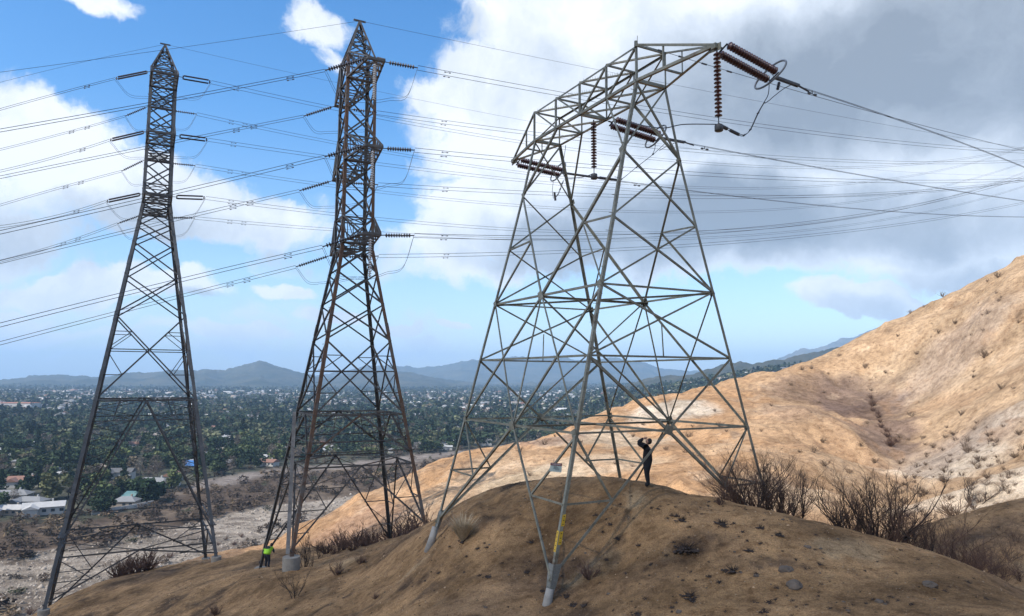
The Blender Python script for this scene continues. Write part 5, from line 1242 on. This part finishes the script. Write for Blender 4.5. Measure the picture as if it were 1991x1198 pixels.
# ---------------------------------------------------------------- people
def skin_body(name, joints, edges, mat, parent, root=0, sub=2):
    me = bpy.data.meshes.new(name); me.from_pydata([j[:3] for j in joints], edges, []); o = bpy.data.objects.new(name, me); COL.objects.link(o); o.parent = parent; me.materials.append(mat)
    me.skin_vertices or me.attributes
    bm = bmesh.new(); bm.from_mesh(me); ly = bm.verts.layers.skin.verify(); bm.verts.ensure_lookup_table()
    for i_, j in enumerate(joints):
        r = j[3]; kf = (1.75 if r > .09 else 1.4) if sub == 2 else 1.0; bm.verts[i_][ly].radius = (r * kf, (j[4] if len(j) > 4 else r) * kf); bm.verts[i_][ly].use_root = (i_ == root)
    bm.to_mesh(me); bm.free()
    m = o.modifiers.new('skin', 'SKIN'); m.use_smooth_shade = True; m.branch_smoothing = .6; s = o.modifiers.new('sub', 'SUBSURF'); s.levels = s.render_levels = sub; return o
def head_mesh(o, f, up, s, mat, parent, name='head'):
    """head with brow, nose, chin and ears; f = facing, up = up"""
    f = Vector(f).normalized(); up = Vector(up); up = (up - f * up.dot(f)).normalized(); rt = f.cross(up); m = bmesh.new(); bmesh.ops.create_uvsphere(m, u_segments=20, v_segments=16, radius=1)
    V = []
    for v in m.verts:
        x, y, z = v.co; X = x * .078; Y = y * .098; Z = z * .118
        if y > .3 and z < 0: Y -= .012 * (-z); X *= 1 - .25 * (-z)
        if y > .85 and abs(x) < .3 and -.35 < z < .15: Y += .02
        if y > .8 and abs(abs(x) - .35) < .15 and .02 < z < .25: Y -= .010
        if abs(x) > .93 and -.2 < z < .25: X *= 1.14
        V.append(Vector(o) + (rt * X + f * Y + up * Z) * s)
    F = [tuple(v.index for v in q.verts) for q in m.faces]; m.free(); return MB().add(V, F).build(name, mat, parent, True, (0, 0, 0))
def hand(P0, d, palm_up, side, mat, parent):
    d = Vector(d).normalized(); n = Vector(palm_up); n = (n - d * n.dot(d)).normalized(); s = d.cross(n) * side
    J = [(*P0, .022)]; E_ = []; pc = Vector(P0) + d * .05; J.append((*pc, .036, .018)); E_.append((0, 1)); k_ = Vector(P0) + d * .085; J.append((*k_, .036, .016)); E_.append((1, 2))
    for i_, (o_, L_) in enumerate(((-.03, .062), (-.01, .075), (.011, .072), (.031, .055))):
        b_ = k_ + s * o_ + d * .012; J.append((*b_, .0095)); E_.append((2, len(J) - 1)); q = b_ + d * L_ * .5 - n * .006; J.append((*q, .0085)); E_.append((len(J) - 2, len(J) - 1)); q = q + (d * .75 - n * .6).normalized() * L_ * .5; J.append((*q, .007)); E_.append((len(J) - 2, len(J) - 1))
    b_ = pc - s * .035 + d * -.005; J.append((*b_, .011)); E_.append((1, len(J) - 1)); q = b_ - s * .022 + d * .03; J.append((*q, .0095)); E_.append((len(J) - 2, len(J) - 1))
    return skin_body('hand', J, E_, mat, parent, 0, 1)
# the person in black under the pylon, both hands raised to the brow
pg = hit(1259, 946, 22); fd = pg.y
print('person', pg, 'gap', fd)
per = thing('person', 'person in black clothes with hands raised to the face standing on the knoll crest', 'person', tuple(pg))
hgt = (at(1262, 852, fd).z - pg.z); sc_ = hgt / 1.76; print('person height', hgt)
fwd = V3(-.93, .30, 0).normalized(); rt = V3(fwd.y, -fwd.x, 0); U_ = V3(0, 0, 1)
per.scale = (sc_,) * 3
def b3(f_, s_, u_): return tuple(fwd * f_ + rt * s_ + U_ * u_)
J = [(*b3(-.01, 0, .96), .13, .12), (*b3(.0, 0, 1.14), .125, .115), (*b3(-.01, 0, 1.30), .145, .125), (*b3(-.03, 0, 1.41), .10, .09), (*b3(-.05, 0, 1.50), .055, .055),
     (*b3(-.02, .17, 1.42), .07), (*b3(.36, .20, 1.60), .048), (*b3(.13, .10, 1.74), .036), (*b3(-.02, -.17, 1.42), .07), (*b3(.30, -.22, 1.56), .048), (*b3(.14, -.09, 1.72), .036),
     (*b3(-.02, .10, .90), .105), (*b3(.03, .11, .50), .07), (*b3(-.02, .12, .10), .052), (*b3(.10, .13, .05), .045, .032), (*b3(-.02, -.10, .90), .105), (*b3(.01, -.12, .50), .07), (*b3(-.05, -.14, .10), .052), (*b3(.07, -.15, .05), .045, .032)]
E_ = [(0, 1), (1, 2), (2, 3), (3, 4), (3, 5), (5, 6), (6, 7), (3, 8), (8, 9), (9, 10), (0, 11), (11, 12), (12, 13), (13, 14), (0, 15), (15, 16), (16, 17), (17, 18)]
body = skin_body('body', J, E_, M['cloth'], per)
hc = V3(*b3(-.06, 0, 1.635)); ff = (fwd + U_ * .28).normalized()
head_mesh(hc, ff, U_, 1.0, M['skin'], per)
hb = MB(); m = bmesh.new(); bmesh.ops.create_uvsphere(m, u_segments=18, v_segments=12, radius=1); up2 = (U_ - ff * U_.dot(ff)).normalized(); rt2 = ff.cross(up2)
hb.add([hc - ff * .03 + up2 * .02 + rt2 * (v.co.x * .095) + ff * (v.co.y * .095) + up2 * (v.co.z * .118) for v in m.verts], [tuple(v.index for v in q.verts) for q in m.faces]); m.free(); hb.build('hair', M['hair'], per, True, (0, 0, 0))
hand(V3(*b3(.12, .095, 1.745)), -rt * .6 + U_ * .15 - fwd * .6, fwd, 1, M['skin'], per); hand(V3(*b3(.13, -.085, 1.725)), rt * .5 + U_ * .15 - fwd * .6, fwd, -1, M['skin'], per)
# the worker in a lime vest, bending behind the legs of the rusty pylon
wg = on_ground_at(527, 49.5); print('worker', wg, pix(wg))
wk = thing('person', 'worker in a lime high-visibility vest bending beside the foot of the rusty pylon', 'person', tuple(wg))
fwd = V3(.35, .94, 0).normalized(); rt = V3(fwd.y, -fwd.x, 0)
J = [(*b3(-.08, 0, .94), .15, .12), (*b3(.02, 0, 1.10), .14, .11), (*b3(.16, 0, 1.24), .165, .12), (*b3(.24, 0, 1.32), .11, .1), (*b3(.31, 0, 1.37), .06),
     (*b3(.23, .18, 1.30), .07), (*b3(.32, .24, 1.04), .052), (*b3(.46, .16, .92), .04), (*b3(.23, -.18, 1.30), .07), (*b3(.32, -.24, 1.04), .052), (*b3(.46, -.14, .94), .04),
     (*b3(-.07, .10, .88), .10), (*b3(.02, .13, .48), .068), (*b3(-.05, .14, .10), .05), (*b3(.08, .15, .05), .045, .032), (*b3(-.07, -.10, .88), .10), (*b3(.06, -.13, .50), .068), (*b3(.02, -.15, .10), .05), (*b3(.15, -.16, .05), .045, .032)]
skin_body('body', J, E_, M['trouser'], wk)
J2 = [(*b3(-.09, 0, .86), .15, .13), (*b3(-.06, 0, 1.0), .165, .135), (*b3(.02, 0, 1.12), .160, .13), (*b3(.15, 0, 1.25), .180, .135), (*b3(.22, 0, 1.32), .13, .11), (*b3(.22, .17, 1.30), .082), (*b3(.28, .22, 1.16), .066), (*b3(.22, -.17, 1.30), .082), (*b3(.28, -.22, 1.16), .066)]
skin_body('vest', J2, [(0, 1), (1, 2), (2, 3), (3, 4), (4, 5), (5, 6), (4, 7), (7, 8)], M['vest'], wk)
head_mesh(V3(*b3(.42, 0, 1.40)), fwd * .8 - U_ * .6, U_, 1.0, M['skin'], wk)
hb = MB(); m = bmesh.new(); bmesh.ops.create_uvsphere(m, u_segments=16, v_segments=10, radius=1); hb.add([V3(*b3(.40, 0, 1.43)) + v.co * .115 for v in m.verts], [tuple(v.index for v in q.verts) for q in m.faces]); m.free(); hb.build('hair', M['hair'], wk, True, (0, 0, 0))
hand(V3(*b3(.455, .16, .925)), fwd * .8 - U_ * .5, U_, 1, M['skin'], wk); hand(V3(*b3(.455, -.14, .945)), fwd * .8 - U_ * .5, U_, -1, M['skin'], wk)

# ---------------------------------------------------------------- sky, sun, air
SUN = V3(-.62, -.50, 0).normalized() * math.cos(R(47)) + V3(0, 0, math.sin(R(47)))
w = bpy.data.worlds.new('World'); scn.world = w; w.use_nodes = True; nt = w.node_tree; N, L = nt.nodes, nt.links; N.clear()
sky = N.new('ShaderNodeTexSky'); sky.sky_type = 'NISHITA'; sky.sun_disc = False; sky.sun_elevation = R(47); sky.sun_rotation = math.atan2(SUN.x, SUN.y); sky.altitude = 400; sky.air_density = 1.0; sky.dust_density = 1.0; sky.ozone_density = 1.6
bg = N.new('ShaderNodeBackground'); bg.inputs['Strength'].default_value = .13; hs = N.new('ShaderNodeHueSaturation'); hs.inputs['Saturation'].default_value = 1.36; hs.inputs['Value'].default_value = 1.2; L.new(sky.outputs[0], hs.inputs['Color']); L.new(hs.outputs[0], bg.inputs['Color'])
tc_ = N.new('ShaderNodeTexCoord'); sx = N.new('ShaderNodeSeparateXYZ'); L.new(tc_.outputs['Generated'], sx.inputs[0])
azn = math_(N, L, 'ARCTAN2', sx.outputs[0], sx.outputs[1]); eln = math_(N, L, 'ARCSINE', sx.outputs[2])
L.new(math_(N, L, 'ADD', math_(N, L, 'MULTIPLY', eln, 2.4), .15, True), hs.inputs['Fac'])
cx = N.new('ShaderNodeCombineXYZ'); L.new(azn, cx.inputs[0]); L.new(eln, cx.inputs[1])
# turbulence moves the edges of the cloud banks
nz = N.new('ShaderNodeTexNoise'); nz.inputs['Scale'].default_value = 4.5; nz.inputs['Detail'].default_value = 6; nz.inputs['Roughness'].default_value = .58; L.new(cx.outputs[0], nz.inputs['Vector'])
vs = N.new('ShaderNodeVectorMath'); vs.operation = 'SUBTRACT'; L.new(nz.outputs['Color'], vs.inputs[0]); vs.inputs[1].default_value = (.5, .5, .5)
v2 = N.new('ShaderNodeVectorMath'); v2.operation = 'SCALE'; L.new(vs.outputs[0], v2.inputs[0]); v2.inputs['Scale'].default_value = .16
v3 = N.new('ShaderNodeVectorMath'); v3.operation = 'ADD'; L.new(cx.outputs[0], v3.inputs[0]); L.new(v2.outputs[0], v3.inputs[1])
def blob(px_, py_, rx, ry, amp, vec, rot=0.0, soft=1.0):
    d = ray(px_, py_).normalized(); a, e = math.atan2(d.x, d.y), math.asin(d.z); m = N.new('ShaderNodeMapping'); m.vector_type = 'TEXTURE'; m.inputs['Location'].default_value = (a, e, 0); m.inputs['Rotation'].default_value = (0, 0, rot); m.inputs['Scale'].default_value = (rx / FPX, ry / FPX, 1e6)
    L.new(vec, m.inputs['Vector']); ln = N.new('ShaderNodeVectorMath'); ln.operation = 'LENGTH'; L.new(m.outputs[0], ln.inputs[0])
    mr = N.new('ShaderNodeMapRange'); mr.interpolation_type = 'SMOOTHSTEP'; mr.inputs['From Min'].default_value = 1.35 * soft; mr.inputs['From Max'].default_value = .35; mr.inputs['To Min'].default_value = 0; mr.inputs['To Max'].default_value = amp; L.new(ln.outputs['Value'], mr.inputs['Value']); return mr.outputs[0]
def union(bl):
    o = None
    for b_ in bl: o = b_ if o is None else math_(N, L, 'MAXIMUM', o, b_)
    return o
vv = v3.outputs[0]
cov = union([blob(*a[:4], a[4], vv, R(a[5]) if len(a) > 5 else 0) for a in (
    (1500, 180, 620, 300, 1.15), (1150, 60, 330, 120, 1.0), (1000, 250, 230, 190, 1.0), (1050, 420, 300, 120, 1.0), (1420, 440, 420, 110, 1.05), (1850, 420, 330, 120, .95), (1250, 330, 400, 200, 1.1), (870, 190, 110, 60, .8), (930, 490, 260, 80, .75), (870, 330, 120, 40, .5), (1720, 380, 400, 120, 1.0),
    (615, 30, 90, 60, .62), (640, 100, 45, 50, .5), (210, -10, 90, 35, .75), (60, 290, 170, 90, 1.0), (-40, 350, 200, 130, .8), (220, 370, 300, 70, .95, -6), (470, 430, 190, 55, .85), (180, 535, 130, 45, .95), (350, 555, 130, 36, .85), (30, 600, 90, 36, .85), (600, 445, 130, 60, .5),
    (1640, 578, 130, 42, .85, 0), (1600, 560, 70, 30, .6), (1910, 500, 130, 55, .7), (1640, 605, 75, 14, .8), (885, 632, 26, 12, .85), (460, 645, 120, 20, .78), (790, 635, 60, 16, .72), (560, 560, 70, 22, .75), (120, 640, 170, 20, .7), (660, 605, 120, 18, .66), (250, 680, 200, 12, .5), (1300, 600, 70, 22, .42), (500, 665, 800, 60, .36), (1100, 640, 500, 50, .34), (130, 545, 150, 40, .7), (420, 640, 150, 22, .62), (250, 600, 60, 20, .5), (520, 500, 200, 50, .42), (300, 590, 420, 60, .42))])
dn = noise(N, L, 6.5, 11, .64, vv); dn2 = noise(N, L, 2.2, 5, .5, cx.outputs[0])
cv_ = math_(N, L, 'ADD', cov, math_(N, L, 'MULTIPLY', math_(N, L, 'SUBTRACT', dn, .5), 1.9))
# broken cloud elsewhere round the sky
back = N.new('ShaderNodeMapRange'); back.inputs['From Min'].default_value = .75; back.inputs['From Max'].default_value = .45; back.inputs['To Min'].default_value = 0; back.inputs['To Max'].default_value = 1; L.new(sx.outputs[1], back.inputs['Value'])
gen = math_(N, L, 'MULTIPLY', back.outputs[0], math_(N, L, 'MULTIPLY', math_(N, L, 'SUBTRACT', dn2, .40), 4.0, True))
cv_ = math_(N, L, 'MAXIMUM', cv_, math_(N, L, 'MULTIPLY', gen, .85))
cm = N.new('ShaderNodeMapRange'); cm.interpolation_type = 'SMOOTHSTEP'; cm.inputs['From Min'].default_value = .30; cm.inputs['From Max'].default_value = .68; L.new(cv_, cm.inputs['Value'])
mask = math_(N, L, 'MULTIPLY', cm.outputs[0], .97)
dark = union([blob(*a[:4], a[4], vv) for a in ((1650, 150, 420, 150, 1.0), (1950, 100, 300, 170, .9), (1400, 430, 330, 90, 1.0), (1800, 440, 250, 50, .55), (1330, 190, 230, 110, .50), (1250, 470, 330, 50, .85), (60, 430, 260, 45, .40), (260, 440, 280, 40, .4), (420, 580, 70, 16, .6), (1080, 500, 200, 40, .6), (1900, 520, 150, 35, .4), (1660, 600, 90, 24, .3), (900, 80, 60, 30, .3), (1000, 150, 150, 90, .12), (640, 500, 160, 30, .3))])
dk = math_(N, L, 'ADD', dark, math_(N, L, 'MULTIPLY', math_(N, L, 'SUBTRACT', noise(N, L, 6.5, 9, .62, vv), .46), 1.3), True)
ccol = ramp(N, L, dk, [(0, (.86, .89, .94)), (.28, (.62, .68, .76)), (.60, (.40, .45, .52)), (1, (.25, .29, .345))])
bc = N.new('ShaderNodeBackground'); L.new(ccol, bc.inputs['Color']); bc.inputs['Strength'].default_value = .86
ms = N.new('ShaderNodeMixShader'); L.new(mask, ms.inputs[0]); L.new(bg.outputs[0], ms.inputs[1]); L.new(bc.outputs[0], ms.inputs[2])
wo = N.new('ShaderNodeOutputWorld'); L.new(ms.outputs[0], wo.inputs['Surface'])
sl = bpy.data.lights.new('sun', 'SUN'); sl.energy = 3.8; sl.angle = R(.53); sl.color = (1, .95, .87); so_ = bpy.data.objects.new('sun', sl); COL.objects.link(so_); so_.rotation_euler = (-SUN).to_track_quat('-Z', 'Y').to_euler()
# the cloud whose shade lies over the knoll and the pylons
TOPZ = 640.0
CC_ = V3(-30, -6, -8) + SUN * ((1100 + 8) / SUN.z)
m = bmesh.new(); bmesh.ops.create_icosphere(m, subdivisions=5, radius=1); mb = MB(); V = []
from mathutils import noise as mn
for v in m.verts:
    c = v.co; f = 1 + .10 * mn.fractal(c * 2.2, 1, 2, 4); x, y, z = c.x * 150 * f, c.y * 74 * f, c.z * 16 * (1 + .8 * mn.noise(c * 4))
    a = R(-24); V.append(CC_ + V3(x * math.cos(a) - y * math.sin(a), x * math.sin(a) + y * math.cos(a), z))
mb.add(V, [tuple(v.index for v in q.verts) for q in m.faces]); m.free()
mc, nt2, B, N2, L2 = newmat('cloud_white'); B.inputs['Base Color'].default_value = (.85, .86, .88, 1); B.inputs['Roughness'].default_value = 1
tr = N2.new('ShaderNodeBsdfTransparent'); mx = N2.new('ShaderNodeMixShader'); mx.inputs[0].default_value = .45; L2.new(B.outputs[0], mx.inputs[1]); L2.new(tr.outputs[0], mx.inputs[2]); L2.new(mx.outputs[0], N2['Material Output'].inputs['Surface'])
tag(mb.build('cloud', mc, None, True, tuple(CC_)), kind='structure')
# air
hm = bpy.data.materials.new('air'); hm.use_nodes = True; hn = hm.node_tree; hn.nodes.clear(); pv = hn.nodes.new('ShaderNodeVolumePrincipled'); ho = hn.nodes.new('ShaderNodeOutputMaterial'); hn.links.new(pv.outputs[0], ho.inputs['Volume'])
pv.inputs['Color'].default_value = (.48, .72, 1, 1); pv.inputs['Density'].default_value = 1.1e-4; pv.inputs['Anisotropy'].default_value = 0.0
hz_ = MB().bar((-19000, 0, (TOPZ - 110) / 2), (19000, 0, (TOPZ - 110) / 2), 38000, TOPZ + 110).build('haze', hm); tag(hz_, kind='stuff')
bm = bmesh.new(); bm.from_mesh(hz_.data); bmesh.ops.recalc_face_normals(bm, faces=bm.faces); bm.to_mesh(hz_.data); bm.free()
scn.view_settings.view_transform = 'Standard'; scn.view_settings.look = 'None'; scn.view_settings.exposure = .62; scn.view_settings.gamma = 1
scn.cycles.use_denoising = True; scn.cycles.max_bounces = 5; scn.cycles.diffuse_bounces = 2; scn.cycles.volume_bounces = 1; scn.cycles.transparent_max_bounces = 16
for pr in big + tre + sml + brn + stb + rk:
    if 'used' in pr: del pr['used']
for o in list(bpy.data.objects):
    for k in ('used', '_o'):
        if k in o: del o[k]
